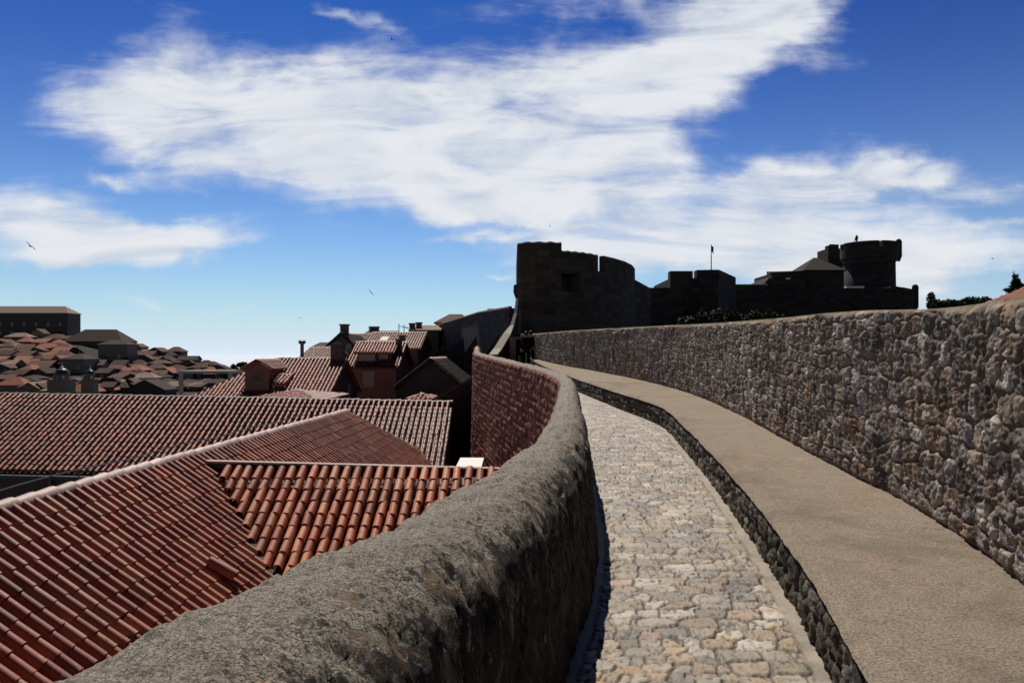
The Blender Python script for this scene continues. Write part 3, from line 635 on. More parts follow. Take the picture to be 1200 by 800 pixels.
# long roof across the middle
def long_building():
    root = empty('long_tiled_building', (-11, 31, GROUND), 'long low building with a wide red barrel-tiled roof stretching across the middle', 'building')
    off = np.array(root.location)
    P0 = np.array([-24.5, 31.0, -1.55]); P1 = np.array([-2.42, 31.0, -1.96]); a = P1 - P0; L = np.linalg.norm(a); a /= L
    sl = .5; b = np.array([-.035, -1, -sl]); b -= a * b.dot(a); b /= np.linalg.norm(b); t1 = 5.35
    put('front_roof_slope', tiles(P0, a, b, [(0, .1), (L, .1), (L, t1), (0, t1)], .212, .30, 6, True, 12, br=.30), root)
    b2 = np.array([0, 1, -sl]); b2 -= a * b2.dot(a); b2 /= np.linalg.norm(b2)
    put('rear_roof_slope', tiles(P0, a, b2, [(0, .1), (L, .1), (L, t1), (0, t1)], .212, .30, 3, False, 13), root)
    put('ridge_cap', caps(P0, P1, r=.10, seed=14, colors=[(.24, .20, .17), (.28, .23, .20)]), root)
    mb = MB(); d = np.array([0, 0, -.09])
    mb.add([P0 + d, P1 + d, P1 + b * t1 + d, P0 + b * t1 + d, P0 + b2 * t1 + d, P1 + b2 * t1 + d], [(0, 3, 2, 1), (0, 1, 5, 4)])
    arr('roof_underlay', np.array(mb.V) - off, mb.F, M['w_dark'], root)
    e0 = P0 + b * (t1 - .35); e1 = P1 + b * (t1 - .35); r0 = P0 + b2 * (t1 - .35); r1 = P1 + b2 * (t1 - .35); zz = min(e0[2], e1[2]) - .12
    mb = MB(); x0, x1 = -24.2, -2.62
    mb.prism([(x0, e0[1]), (x1, e1[1]), (x1, r1[1]), (x0, r0[1])], GROUND - .5, [e0[2] - .12, e1[2] - .12, r1[2] - .12, r0[2] - .12])
    mb.add([(x1, e1[1], e1[2] - .12), (x1, r1[1], r1[2] - .12), (x1, P1[1], P1[2] - .14)], [(0, 1, 2)])
    arr('wall', np.array(mb.V) - off, mb.F, M['w_dark'], root)
    g = MB(); q0 = P0 + b * (t1 + .07) + np.array([0, 0, -.05]); q1 = P1 + b * (t1 + .07) + np.array([0, 0, -.05]); g.tube([tuple(q0), tuple(q1)], .07, 8)
    arr('gutter', np.array(g.V) - off, g.F, M['metal'], root)
    for px in (48, 118):
        g = MB(); x = WX(px, 25.9); g.tube([(x, e0[1] - .1, q0[2]), (x, e0[1] - .1, GROUND)], .06, 8); arr('drainpipe', np.array(g.V) - off, g.F, M['metal'], root)
    for px in (15, 80, 150):
        x = WX(px, e0[1]); wb = MB(); wb.box(x - .6, x + .6, e0[1] - .05, e0[1] + .02, -8.1, -6.1); o = arr('window', np.array(wb.V) - off, wb.F, M['w_brown'], root)
        wb = MB(); wb.box(x - .48, x + .48, e0[1] - .058, e0[1] - .03, -7.98, -6.22); arr('pane', np.array(wb.V) - off, wb.F, M['pane'], o)
long_building()

wt = empty('white_terrace', (-1.4, 24.3, GROUND), 'small bright white plastered terrace wedged against the outer side of the parapet', 'terrace')
mb = MB(); mb.box(-.26, .42, -.9, 1.1, 0, 10.45); mb.build('wall', M['w_tan'], wt)
mb = MB(); mb.box(-.31, .47, -.95, 1.15, 10.45, 10.58); mb.build('roof_slab', M['white'], wt)

TL = (.24, .38, 3)
# mid-ground houses
house('dormer_house', 'long house with a red tiled roof and two small dormers, directly behind the long roof', 'house', -19.0, -11.3, 46, 56, GROUND, -2.55, -.35, M['w_brown'], M['roofred'], 0, tile=TL, hip0=3.4,
      win=[('r', .42, -4.0, .55, 1.3, 's'), ('r', .72, -3.6, .6, 1.5, 's')], chim=[(.96, .52, 1.0, .8)])
h = house('dormer', 'pink walled dormer with one dark window and red tile top', 'dormer', WX(287, 46.6), WX(315, 46.6), 46.6, 51.5, -3.6, WZ(429, 46.6) - .1, WZ(423, 46.6), M['w_pink'], M['roofred'], 0, axis='y', tile=TL, over=.12, win=[('f', .48, WZ(446, 46.6), .5, .55, 'p')])
dorm1 = h
h = house('dormer', 'low', 'dormer', WX(314, 46.8) + .35, WX(333, 46.8), 46.9, 49.4, -2.9, WZ(448, 46.9), WZ(441, 46.9), M['white'], M['roofred'], 0, tile=TL, over=.15, win=[('f', .5, WZ(452, 46.9) - .35, .6, .35, 'p')])
dorm2 = h
house('pink_house', 'pink plastered house with a pale shuttered window below its attic dormer', 'house', -12.75, -9.07, 60, 68.6, GROUND, -.87, .93, M['w_pink'], M['roofbrown'], 0, tile=TL,
      win=[('f', .42, WZ(452, 60), .72, 1.05, 's'), ('r', .45, -2.2, .7, 1.4, 'p'), ('r', .6, -4.3, .6, 1.0, 'p')], chim=[(.93, .62, 1.0, .45), (.97, .3, .9, .4)])
dorm3 = house('dormer', 'attic', 'dormer', WX(419, 60.6), WX(459, 60.6), 60.6, 64.2, -.7, WZ(411.5, 60.6), WZ(401.5, 62), M['w_dark'], M['roofred'], 0, tile=TL, over=.25, win=[('f', .27, WZ(422, 60.6), 1.15, .62, 's'), ('f', .76, WZ(419, 60.6), .55, .4, 's')])
house('skylight_house', 'grey gabled house with a pale tiled roof holding one bright skylight', 'house', -13.3, -8.6, 70, 80, GROUND, .62, 2.05, M['w_grey'], M['roofpale'], 0, tile=TL, win=[('r', .35, -1.2, .8, 1.5, 'p'), ('r', .6, -1.4, .8, 1.5, 'p')], cols=[(.30, .22, .17), (.24, .17, .13), (.34, .26, .21)])
for nm in ('skylight',):
    sk = MB(); k = (2.05 - .62) / 5
    x0, x1, y0, y1 = -12.35, -11.65, 71.6, 73.0
    z = lambda y: .62 + (y - 70) * k + .14
    sk.add([(x0, y0, z(y0)), (x1, y0, z(y0)), (x1, y1, z(y1)), (x0, y1, z(y1)), (x0, y0, z(y0) + .08), (x1, y0, z(y0) + .08), (x1, y1, z(y1) + .08), (x0, y1, z(y1) + .08)],
           [(0, 3, 2, 1), (4, 5, 6, 7), (0, 1, 5, 4), (1, 2, 6, 5), (2, 3, 7, 6), (3, 0, 4, 7)])
    par = [o for o in COL.objects if o.name == 'skylight_house'][0]
    arr('skylight', np.array(sk.V) - np.array(par.location), sk.F, M['white'], par)
house('dark_gable_house', 'dark gabled house with a stubby chimney, left of the pink dormer', 'house', WX(384, 72), WX(416, 72), 72, 80, GROUND, WZ(405, 72), WZ(392, 76), M['w_brown'], M['roofdark'], 0, axis='y', tile=TL, win=[('f', .3, WZ(412, 72), 1.0, .9, 'p'), ('f', .75, WZ(414, 72), .6, .9, 'p')], chim=[(.55, .1, .9, .7)], cols=[(.10, .07, .055), (.14, .1, .08)])
house('small_dark_house', 'small flat dark house block beside the dark gabled house', 'house', WX(370, 78), WX(386, 78), 78, 84, GROUND, WZ(405, 78), WZ(401, 81), M['w_dark'], M['roofdark'])
house('pale_roof_house', 'low house with a pale speckled tiled roof next to the flue pipe', 'house', WX(352, 60), WX(381, 60), 60, 68, GROUND, WZ(421, 60), WZ(408, 64), M['w_grey'], M['roofpale'], 0, tile=TL, cols=[(.30, .22, .17), (.24, .17, .13), (.34, .26, .21)])
house('antenna_house', 'dark low-roofed house carrying a thin antenna above the skylight roof', 'house', WX(427, 90), WX(458, 90), 90, 98, GROUND, WZ(392, 90), WZ(387.5, 94), M['w_dark'], M['roofbrown'], chim=[(.15, .5, .4, 1.0)])
house('brown_roof_house', 'brown roofed house between the dark gabled house and the antenna house', 'house', WX(408, 84), WX(440, 84), 84, 92, GROUND, WZ(401, 84), WZ(392, 88), M['w_brown'], M['roofbrown'], tile=TL, cols=[(.16, .1, .08), (.2, .14, .11)])
house('flat_roof_house', 'house with a pale pink flat roof and two squat chimneys by the city wall', 'house', WX(482, 86), WX(514, 86), 86, 94, GROUND, WZ(386, 86), WZ(381, 90), M['w_dark'], M['roofpale'], chim=[(.0, .1, .5, .6), (.22, .2, .5, .6)])
house('low_hip_house', 'low red hipped roof peeping over the ridge of the long roof', 'house', WX(305, 40), WX(378, 40), 38, 44, GROUND, WZ(470, 38), WZ(459, 41), M['w_tan'], M['roofred'], 1.4, tile=TL)
house('shaded_house', 'dark shaded gabled house in front of the city wall', 'house', WX(468, 46), WX(541, 46), 46, 56, GROUND, WZ(450, 46), WZ(421, 50), M['w_dark'], M['roofdark'], 0, axis='y', tile=TL, cols=[(.045, .035, .03), (.06, .045, .04)])
house('small_red_roof_house', 'small house whose bright red tiles show beside the shaded house', 'house', WX(478, 40), WX(502, 40), 40, 43.5, GROUND, WZ(470, 40), WZ(463, 41.7), M['w_brown'], M['roofred'], .6, tile=TL)
dorm1['label'] = 'pink walled dormer with a dark window on the long house behind the long roof'
dorm2['label'] = 'low white-fronted dormer with a red tile top, right of the pink dormer'
dorm3['label'] = 'wide attic dormer with pale windows and orange tiles on the pink house'

# flue pipe, antennas
fl = empty('flue_pipe', (WX(354, 57), 57, -3), 'thin dark flue pipe with a cap against the pale sky', 'pipe'); mb = MB(); mb.tube([(0, 0, -4), (0, 0, WZ(403, 57) + 3)], .13, 10); mb.build('pipe', M['metal'], fl)
mb = MB(); zc = WZ(403, 57) + 3; mb.lathe(0, 0, [(.2, zc), (.28, zc + .1), (.28, zc + .22), (.16, zc + .3)], 12); mb.build('cap', M['metal'], fl)
def antenna(px, py0, py1, d, bars, label):
    a = empty('antenna', (WX(px, d), d, WZ(py1, d) - 1), label, 'antenna'); mb = MB(); zt_ = WZ(py0, d) - WZ(py1, d) + 1; mb.tube([(0, 0, 0), (0, 0, zt_)], .05, 6); mb.build('mast', M['metal'], a)
    mb = MB(); mb.tube([(0, 0, zt_ - .25), (bars, 0, zt_ - .4)], .035, 6)
    for k in range(4): mb.tube([(bars * (k + .4) / 4, -.4, zt_ - .28 - .03 * k), (bars * (k + .4) / 4, .4, zt_ - .28 - .03 * k)], .025, 5)
    mb.build('crossbar', M['metal'], a)
antenna(467.5, 379.5, 392, 84, 1.0, 'tall thin television antenna mast above the skylight roof, left of the pair'); antenna(473.5, 380.5, 393, 84.5, .5, 'shorter antenna mast right of the tall one, beside the squat chimneys'); antenna(432.5, 382, 388, 93, .6, 'thin antenna mast on the dark low-roofed house')

# ------------------------------------------------------------------ city wall in the shade, stairs, pillar
cwl = empty('city_wall', (-4.5, 70, GROUND), 'dark shaded stretch of city wall climbing to the foot of the round tower', 'wall')
off = Vector(cwl.location)
pts = [(-.2, 50.5, WZ(361, 50.5)), (-2.8, 63, WZ(367, 63)), (-5.0, 75, WZ(373, 75)), (-9.2, 92, WZ(382, 92))]
mb = MB()
for i in range(3):
    a, b = pts[i], pts[i + 1]
    mb.prism([(a[0] - off.x, a[1] - off.y), (a[0] + 1.6 - off.x, a[1] - off.y), (b[0] + 1.6 - off.x, b[1] - off.y), (b[0] - off.x, b[1] - off.y)], -.5, [a[2] - off.z, a[2] - off.z, b[2] - off.z, b[2] - off.z])
mb.build('wall', M['citywall'], cwl)
mb = MB()
for i in range(3):
    a, b = pts[i], pts[i + 1]; mb.tube([(a[0] - off.x + .1, a[1] - off.y, a[2] - off.z + .03), (b[0] - off.x + .1, b[1] - off.y, b[2] - off.z + .03)], .12, 6)
mb.build('coping', M['w_brown'], cwl)
for k in (.12, .38, .63, .86):
    i = min(int(k * 3), 2); f = k * 3 - i; p = [pts[i][j] + (pts[i + 1][j] - pts[i][j]) * f for j in range(3)]
    mb = MB(); x, y = p[0] - off.x, p[1] - off.y; mb.prism([(x - .9, y - .8), (x + .3, y - .8), (x + .3, y + .8), (x - .9, y + .8)], -.5, [p[2] - off.z - 3.4, p[2] - off.z - 1.6, p[2] - off.z - 1.6, p[2] - off.z - 3.4]); mb.build('buttress', M['citywall'], cwl)
house('ridge_house', 'long brown roof with a sunlit edge showing above the city wall', 'house', WX(511, 104), WX(552, 104), 104, 112, GROUND, WZ(377, 104), WZ(368, 108), M['w_dark'], M['roofbrown'], 1.5)
house('corner_house', 'dark house block showing above the city wall beside the round tower', 'house', WX(573, 100), WX(606, 100), 100, 108, GROUND, WZ(364, 100), WZ(361.5, 104), M['w_dark'], M['roofdark'])
tb = MB(); tb.box(-.9, .9, -1, 1, 0, 16 + 2.6); tag(tb.build('chimney_stack', M['w_dark']), 'small dark chimney stack standing on the city wall skyline', 'chimney').location = (WX(567, 100), 100, GROUND - 1); COL.objects['chimney_stack'].scale = (.6, .6, 1.04)

st = empty('stair_parapet', (-.6, 42, GROUND), 'pale sloping stair parapet climbing along the left side of the round tower', 'wall'); off = Vector(st.location)
sp = [(WX(578, 40.6), 40.6, WZ(415, 40.6)), (WX(583.5, 41.4), 41.4, WZ(408, 41.4)), (WX(594, 42.6), 42.6, WZ(391, 42.6)), (WX(600, 43.6), 43.6, WZ(381, 43.6)), (WX(604, 44.3), 44.3, WZ(367, 44.3)), (WX(606, 45), 45, WZ(350, 45))]
wd = [.45, .45, .42, .2, .17, .14]
mw = MB(); mc = MB()
for i in range(5):
    a, b = sp[i], sp[i + 1]
    P = [(a[0] - wd[i] / 2, a[1]), (a[0] + wd[i] / 2, a[1]), (b[0] + wd[i + 1] / 2, b[1]), (b[0] - wd[i + 1] / 2, b[1])]; P = [(p[0] - off.x, p[1] - off.y) for p in P]
    za, zb = a[2] - off.z, b[2] - off.z
    mw.prism(P, -.5, [za - .08, za - .08, zb - .08, zb - .08]); mc.prism(P, [za - .078, za - .078, zb - .078, zb - .078], [za, za, zb, zb])
mw.build('wall', M['citywall'], st); mc.build('coping', M['capstone'], st)
gp = empty('gate_pillar', (WX(601, 42), 42, -2), 'narrow stone gate pillar left of the two dark figures', 'pillar'); mb = MB(); zt_ = WZ(395.5, 42) + 2
mb.box(-.17, .17, -.2, .2, -1, zt_ - .1); mb.build('shaft', M['w_grey'], gp); mb = MB(); mb.prism([(-.22, -.25), (.5, -.25), (.5, .25), (-.22, .25)], zt_ - .1, zt_ + .04); mb.build('lintel', M['w_grey'], gp)
# sloping low wall with a pale cap, lower left of the parapet
lw = empty('ramp_wall', (-2.6, 34, GROUND), 'low sloping wall with a pale grey cap in front of the shaded house', 'wall'); off = Vector(lw.location)
a = W(505, 469, 33.6); b = W(560, 438, 35.5); mb = MB(); P = [(a.x, a.y - .2), (b.x, b.y - .2), (b.x, b.y + .2), (a.x, a.y + .2)]; P = [(p[0] - off.x, p[1] - off.y) for p in P]
mb.prism(P, -.5, [a.z - off.z - .08, b.z - off.z - .08, b.z - off.z - .08, a.z - off.z - .08]); mb.build('wall', M['w_dark'], lw)
mb = MB(); mb.prism(P, [a.z - off.z - .077, b.z - off.z - .077, b.z - off.z - .077, a.z - off.z - .077], [a.z - off.z, b.z - off.z, b.z - off.z, a.z - off.z]); mb.build('coping', M['w_grey'], lw)

# ------------------------------------------------------------------ the fort
def round_tower():
    root = empty('round_tower', (4, 52, GROUND), 'big dark horseshoe-shaped stone tower at the end of the walk', 'tower'); off = np.array(root.location)
    arc = [(.3, 62), (.3, 52), (.3, 45.6)]
    arc2 = [(.55, 45.15), (1.3, 44.95), (2.3, 45.0), (3.3, 45.35), (4.4, 46.1), (5.45, 47.3), (6.5, 48.8), (7.5, 50.6), (8.25, 52.5), (8.75, 54.6), (8.9, 57), (8.9, 62)]
    P = np.array(arc + arc2)
    # densify
    Q = [];
    for i in range(len(P) - 1):
        n = max(1, int(np.linalg.norm(P[i + 1] - P[i]) / .12))
        for k in range(n): Q.append(P[i] + (P[i + 1] - P[i]) * k / n)
    Q.append(P[-1]); Q = np.array(Q)
    px = 600 + F * Q[:, 0] / Q[:, 1]
    zs = np.array([GROUND - .5, -3, 0, 1.0, WZ(343, 46.3), WZ(322, 46.3), 4.9, 5.1])
    n, m = len(Q), len(zs); c = Q.mean(0)
    wl = .42
    tang = np.gradient(Q, axis=0); tang /= np.linalg.norm(tang, axis=1)[:, None]; nrm = np.stack([-tang[:, 1], tang[:, 0]], 1)   # inwards
    V = [];
    bat = lambda z: max(0., (2.0 - z)) * .02
    for i in range(n):
        for z in zs: V.append((Q[i][0] - nrm[i][0] * bat(z), Q[i][1] - nrm[i][1] * bat(z), z))
    hole = (px > 656.5) & (px < 681) & (Q[:, 1] < 50)
    Fc = []
    for i in range(n - 1):
        for j in range(m - 1):
            if hole[i] and hole[i + 1] and j == 4: continue
            Fc.append((i * m + j, (i + 1) * m + j, (i + 1) * m + j + 1, i * m + j + 1))
    arr('wall', np.array(V) - off, [f for f in Fc], M['fort'], root)
    hi = np.where(hole)[0]; i0, i1 = hi[0], hi[-1]; mb = MB(); z0, z1 = zs[4], zs[5]
    a, b = Q[i0], Q[i1]; na, nb = nrm[i0] * 1.4, nrm[i1] * 1.4
    A = [(*a, z0), (*b, z0), (*b, z1), (*a, z1), (*(a + na), z0 + .15), (*(b + nb), z0 + .15), (*(b + nb), z1 - .1), (*(a + na), z1 - .1)]
    mb.add(A, [(0, 1, 5, 4), (1, 2, 6, 5), (2, 3, 7, 6), (3, 0, 4, 7), (4, 5, 6, 7)]); arr('embrasure', np.array(mb.V) - off, mb.F, M['w_dark'], root)
    mb = MB(); mb.add([(q[0], q[1], 5.095) for q in Q], [tuple(range(n))]); arr('roof_deck', np.array(mb.V) - off, mb.F, M['fort'], root)
    def merlon(p0, p1, zf, z0=5.1):
        k = [i for i in range(n) if p0 - .3 <= px[i] <= p1 + .3 and Q[i][1] < 61]; mb = MB(); m2 = len(k)
        V = [];
        for i in k:
            o = Q[i] + nrm[i] * .003; q = Q[i] + nrm[i] * wl; z = zf(px[i]) if callable(zf) else zf
            V += [(*o, z0), (*o, z - .08), (*(o + nrm[i] * .1), z), (*q, z - .02), (*q, z0)]
        Fc = []
        for t in range(m2 - 1):
            for j in range(4): Fc.append((t * 5 + j, (t + 1) * 5 + j, (t + 1) * 5 + j + 1, t * 5 + j + 1))
        Fc += [(4, 3, 2, 1, 0), tuple((m2 - 1) * 5 + j for j in range(5))]
        mb.add(V, Fc); arr('merlon', np.array(mb.V) - off, mb.F, M['fort'], root)
    lft = [i for i in range(n) if px[i] < 609]
    merlon(605, 659.6, lambda x: 6.60 + .025 * math.sin(x * .45)); merlon(658.5, 702, lambda x: 6.12 + .02 * math.sin(x * .7)); merlon(709, 800, 6.14)
    mb = MB(); mb.box(-3.75, -3.2, -7.2, -6.2, 17.4, 18.2)
    arr('corbel', np.array([(.3 - .22, 45.7, 3.75), (.32, 45.7, 3.75), (.32, 46.5, 3.75), (.3 - .22, 46.5, 3.75), (.2, 45.7, 3.4), (.32, 45.7, 3.4), (.32, 46.5, 3.4), (.2, 46.5, 3.4), (.1, 45.7, 4.1), (.32, 45.7, 4.2), (.32, 46.5, 4.2), (.1, 46.5, 4.1)]) - off,
        [(4, 5, 1, 0), (5, 6, 2, 1), (7, 4, 0, 3), (0, 1, 9, 8), (3, 0, 8, 11), (8, 9, 10, 11), (4, 7, 6, 5), (6, 7, 3, 2), (2, 3, 11, 10)], M['fort'], root)
round_tower()

def slab(name, label, cat, pts, z0, z1, mat, parts=()):
    """plan polygon solid as a thing with a wall part; parts = (name, pts, z0, z1[, material])"""
    c = np.mean(np.array(pts), 0); root = empty(name, (c[0], c[1], GROUND), label, cat)
    def mk(nm, p, a, b, mt):
        mb = MB(); g = lambda z: [q - GROUND for q in z] if hasattr(z, '__len__') else z - GROUND
        mb.prism([(q[0] - c[0], q[1] - c[1]) for q in p], g(a), g(b)); mb.build(nm, mt, root)
    mk('wall', pts, z0, z1, mat)
    for p in parts: mk(p[0], p[1], p[2], p[3], p[4] if len(p) > 4 else mat)
    return root
def rect(px0, px1, d0, d1): return [(WX(px0, d0), d0), (WX(px1, d0), d0), (WX(px1, d0) * 1.0, d1), (WX(px0, d0), d1)]
G0 = GROUND - .5
r_ = [(WX(743, 56), 56), (WX(763, 59), 59), (WX(763, 59), 63), (WX(743, 56), 62)]
slab('wing_wall', 'stepped dark wall joining the round tower to the lower curtain wall', 'wall', r_, G0, [WZ(327, 56), WZ(338, 59), WZ(338, 59), WZ(327, 56)], M['fort'])
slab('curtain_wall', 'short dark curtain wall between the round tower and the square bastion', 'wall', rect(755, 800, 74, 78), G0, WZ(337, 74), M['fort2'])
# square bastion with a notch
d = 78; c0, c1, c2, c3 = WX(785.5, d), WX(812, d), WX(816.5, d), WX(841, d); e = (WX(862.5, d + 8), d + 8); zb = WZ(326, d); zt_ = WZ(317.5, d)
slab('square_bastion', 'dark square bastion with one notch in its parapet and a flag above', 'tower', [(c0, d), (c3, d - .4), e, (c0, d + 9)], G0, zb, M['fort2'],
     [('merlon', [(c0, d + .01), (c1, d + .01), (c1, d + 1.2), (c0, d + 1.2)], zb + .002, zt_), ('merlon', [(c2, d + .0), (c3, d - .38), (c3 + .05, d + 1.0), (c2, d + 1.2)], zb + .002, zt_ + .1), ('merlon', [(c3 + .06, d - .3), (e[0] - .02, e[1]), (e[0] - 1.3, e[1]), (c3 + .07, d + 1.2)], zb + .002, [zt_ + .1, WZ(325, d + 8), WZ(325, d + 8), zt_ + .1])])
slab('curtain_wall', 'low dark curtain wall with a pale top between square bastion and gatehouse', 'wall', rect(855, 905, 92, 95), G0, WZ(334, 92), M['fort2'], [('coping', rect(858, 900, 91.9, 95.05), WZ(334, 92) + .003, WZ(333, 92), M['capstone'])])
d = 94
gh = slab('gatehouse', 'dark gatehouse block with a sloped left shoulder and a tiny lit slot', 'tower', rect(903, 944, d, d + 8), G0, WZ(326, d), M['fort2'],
     [('attic', [(WX(905, d), d + .1), (WX(944, d), d + .1), (WX(944, d), d + 7), (WX(905, d), d + 7)], WZ(326, d) + .003, [WZ(320, d), WZ(318, d), WZ(318, d), WZ(320, d)]),
      ('shoulder', [(WX(897.5, d), d + .3), (WX(903, d) - .003, d + .3), (WX(903, d) - .003, d + 6), (WX(897.5, d), d + 6)], G0, [WZ(331, d), WZ(324, d), WZ(324, d), WZ(331, d)]),
      ('roof', [(WX(903.5, d), d + .15), (WX(943, d), d + .15), (WX(937, d), d + 4), (WX(911, d), d + 4)], [WZ(319.5, d), WZ(317.6, d), WZ(317.6, d), WZ(319.5, d)], [WZ(319, d), WZ(317, d), WZ(313, d + 4) - .5, WZ(313.5, d + 4) - .5], M['roofdark']),
      ('slot', [(WX(921, d), d - .03), (WX(926, d), d - .03), (WX(926, d), d - .003), (WX(921, d), d - .003)], WZ(327.2, d), WZ(325.6, d), M['white'])])
house('hip_roof_tower', 'dark square tower under a low pyramid roof in front of the keep', 'tower', WX(943, 98), WX(989, 98), 98, 104, GROUND, WZ(315, 98), WZ(302, 101), M['fort2'], M['roofolive'], 2.3, over=.25)
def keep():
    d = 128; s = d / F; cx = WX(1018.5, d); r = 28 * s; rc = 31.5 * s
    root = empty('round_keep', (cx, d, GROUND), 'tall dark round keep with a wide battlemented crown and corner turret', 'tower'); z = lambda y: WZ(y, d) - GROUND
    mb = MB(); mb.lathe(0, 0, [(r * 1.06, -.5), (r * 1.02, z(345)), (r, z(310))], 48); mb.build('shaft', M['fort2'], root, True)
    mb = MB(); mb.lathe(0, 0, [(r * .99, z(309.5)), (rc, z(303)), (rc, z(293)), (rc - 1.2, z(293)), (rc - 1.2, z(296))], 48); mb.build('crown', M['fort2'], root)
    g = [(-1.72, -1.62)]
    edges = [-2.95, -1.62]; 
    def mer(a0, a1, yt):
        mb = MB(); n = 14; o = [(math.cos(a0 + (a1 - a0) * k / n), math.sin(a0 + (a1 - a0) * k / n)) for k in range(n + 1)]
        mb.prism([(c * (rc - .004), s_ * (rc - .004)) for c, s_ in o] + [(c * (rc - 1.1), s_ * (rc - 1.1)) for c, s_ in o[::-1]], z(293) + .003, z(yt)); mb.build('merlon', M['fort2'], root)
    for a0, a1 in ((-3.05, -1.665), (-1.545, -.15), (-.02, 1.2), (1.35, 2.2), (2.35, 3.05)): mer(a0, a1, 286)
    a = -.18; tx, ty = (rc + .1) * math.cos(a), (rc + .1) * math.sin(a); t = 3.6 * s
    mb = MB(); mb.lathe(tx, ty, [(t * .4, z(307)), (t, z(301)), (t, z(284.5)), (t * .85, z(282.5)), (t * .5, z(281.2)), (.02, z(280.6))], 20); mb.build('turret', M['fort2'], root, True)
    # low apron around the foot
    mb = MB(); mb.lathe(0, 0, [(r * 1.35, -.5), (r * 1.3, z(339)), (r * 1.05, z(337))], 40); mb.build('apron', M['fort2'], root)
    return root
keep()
d = 140
slab('rear_turret', 'dark turret with a peaked top standing behind the left side of the keep', 'tower', rect(970.5, 992, d, d + 5), G0, WZ(291, d), M['fort2'],
     [('merlon', rect(970.6, 983, d + .01, d + 1.5), WZ(291, d) + .003, [WZ(287.5, d), WZ(286.5, d), WZ(286.5, d), WZ(287.5, d)]), ('peak', [(WX(972.5, d), d + .02), (WX(982, d), d + .02), (WX(979, d), d + 1.2), (WX(975, d), d + 1.2)], WZ(287, d), [WZ(286, d), WZ(286.4, d), WZ(285, d), WZ(285, d)])])
d = 112
slab('terrace_wall', 'dark terrace wall with a pale sunlit shelf below the round keep', 'wall', rect(986, 1049, d, d + 4), G0, WZ(337.5, d), M['fort2'], [('shelf', rect(992, 1013, d - .02, d + 3), WZ(337.5, d) + .003, WZ(335.2, d), M['white'])])
d = 116
lo = slab('outer_wall', 'low dark curved outer wall running right from the round keep', 'wall', [(WX(1044, d), d), (WX(1060, d), d + .2), (WX(1077, d), d + 1.2), (WX(1083.5, d), d + 2), (WX(1083.5, d), d + 5), (WX(1044, d), d + 5)], G0, [WZ(335.5, d), WZ(336.5, d), WZ(338.5, d), WZ(341, d), WZ(341, d), WZ(335.5, d)], M['fort2'])
lo_t = MB(); t = 3.7 * d / F; x = WX(1079, d) - lo.location.x; z = lambda y: WZ(y, d) - GROUND
lo_t.lathe(x, 1.6 + d - lo.location.y, [(t, z(360)), (t, z(335)), (t * .85, z(333.4)), (t * .5, z(332.4)), (.02, z(331.8))], 18); lo_t.build('turret', M['fort2'], lo, True)
def flagpole(px, y0, y1, d, label, fl, lean=0.):
    root = empty('flagpole', (WX(px, d), d, WZ(y1, d)), label, 'flagpole'); h = WZ(y0, d) - WZ(y1, d)
    mb = MB(); mb.tube([(0, 0, -.6), (lean * .5, 0, h * .5), (lean, 0, h)], [.06, .05, .03], 8); mb.build('pole', M['metal'], root)
    V = []; n = 8; m = 6
    for i in range(n):
        for j in range(m):
            u, w = i / (n - 1), j / (m - 1); V.append((lean * (1 - w * .4) + .03 + u * fl * .42, .10 * math.sin(u * 7 + w * 2), h - .05 - w * fl * 1.2 - u * fl * .6))
    arr('flag', V, grid_faces(n, m), M['flag'], root, smooth=True)
flagpole(833.5, 286.5, 317, 80, 'thin flagpole with a drooping flag on the square bastion', .55); flagpole(1000, 274.5, 287, 128, 'short leaning flagpole with a dark flag on top of the keep', .8, .5)

# ------------------------------------------------------------------ greenery
LEAF = [(.030, .045, .018), (.045, .06, .022), (.022, .034, .014), (.06, .07, .03), (.035, .04, .02)]
def foliage(name, lobes, n, size, parent, seed=1, cols=LEAF):
    rng = np.random.RandomState(seed); V = []; C = []; lob = np.array(lobes); wts = lob[:, 3] * lob[:, 4] * lob[:, 5]; wts = wts / wts.sum()
    k = rng.choice(len(lob), n, p=wts); dv = rng.normal(size=(n, 3)); dv /= np.linalg.norm(dv, axis=1)[:, None]; rr = rng.uniform(.25, 1, n) ** .45
    rr = rr * (1 + .18 * np.sin(dv[:, 0] * 9 + k) * np.cos(dv[:, 2] * 8 + dv[:, 1] * 5))
    c = lob[k, :3] + dv * rr[:, None] * lob[k, 3:6]
    a = rng.normal(size=(n, 3)); a /= np.linalg.norm(a, axis=1)[:, None]; b = np.cross(a, rng.normal(size=(n, 3))); b /= np.linalg.norm(b, axis=1)[:, None]
    s = size * rng.uniform(.6, 1.4, n)[:, None]
    V = np.stack([c - a * s, c + b * s * .5, c + a * s, c - b * s * .5], 1).reshape(-1, 3); Fc = np.arange(4 * n).reshape(-1, 4)
    C = np.repeat(np.array(cols)[rng.randint(0, len(cols), n)] * rng.uniform(.7, 1.3, n)[:, None], 4, 0)
    return arr(name, V, Fc, M['leaf'], parent, C)
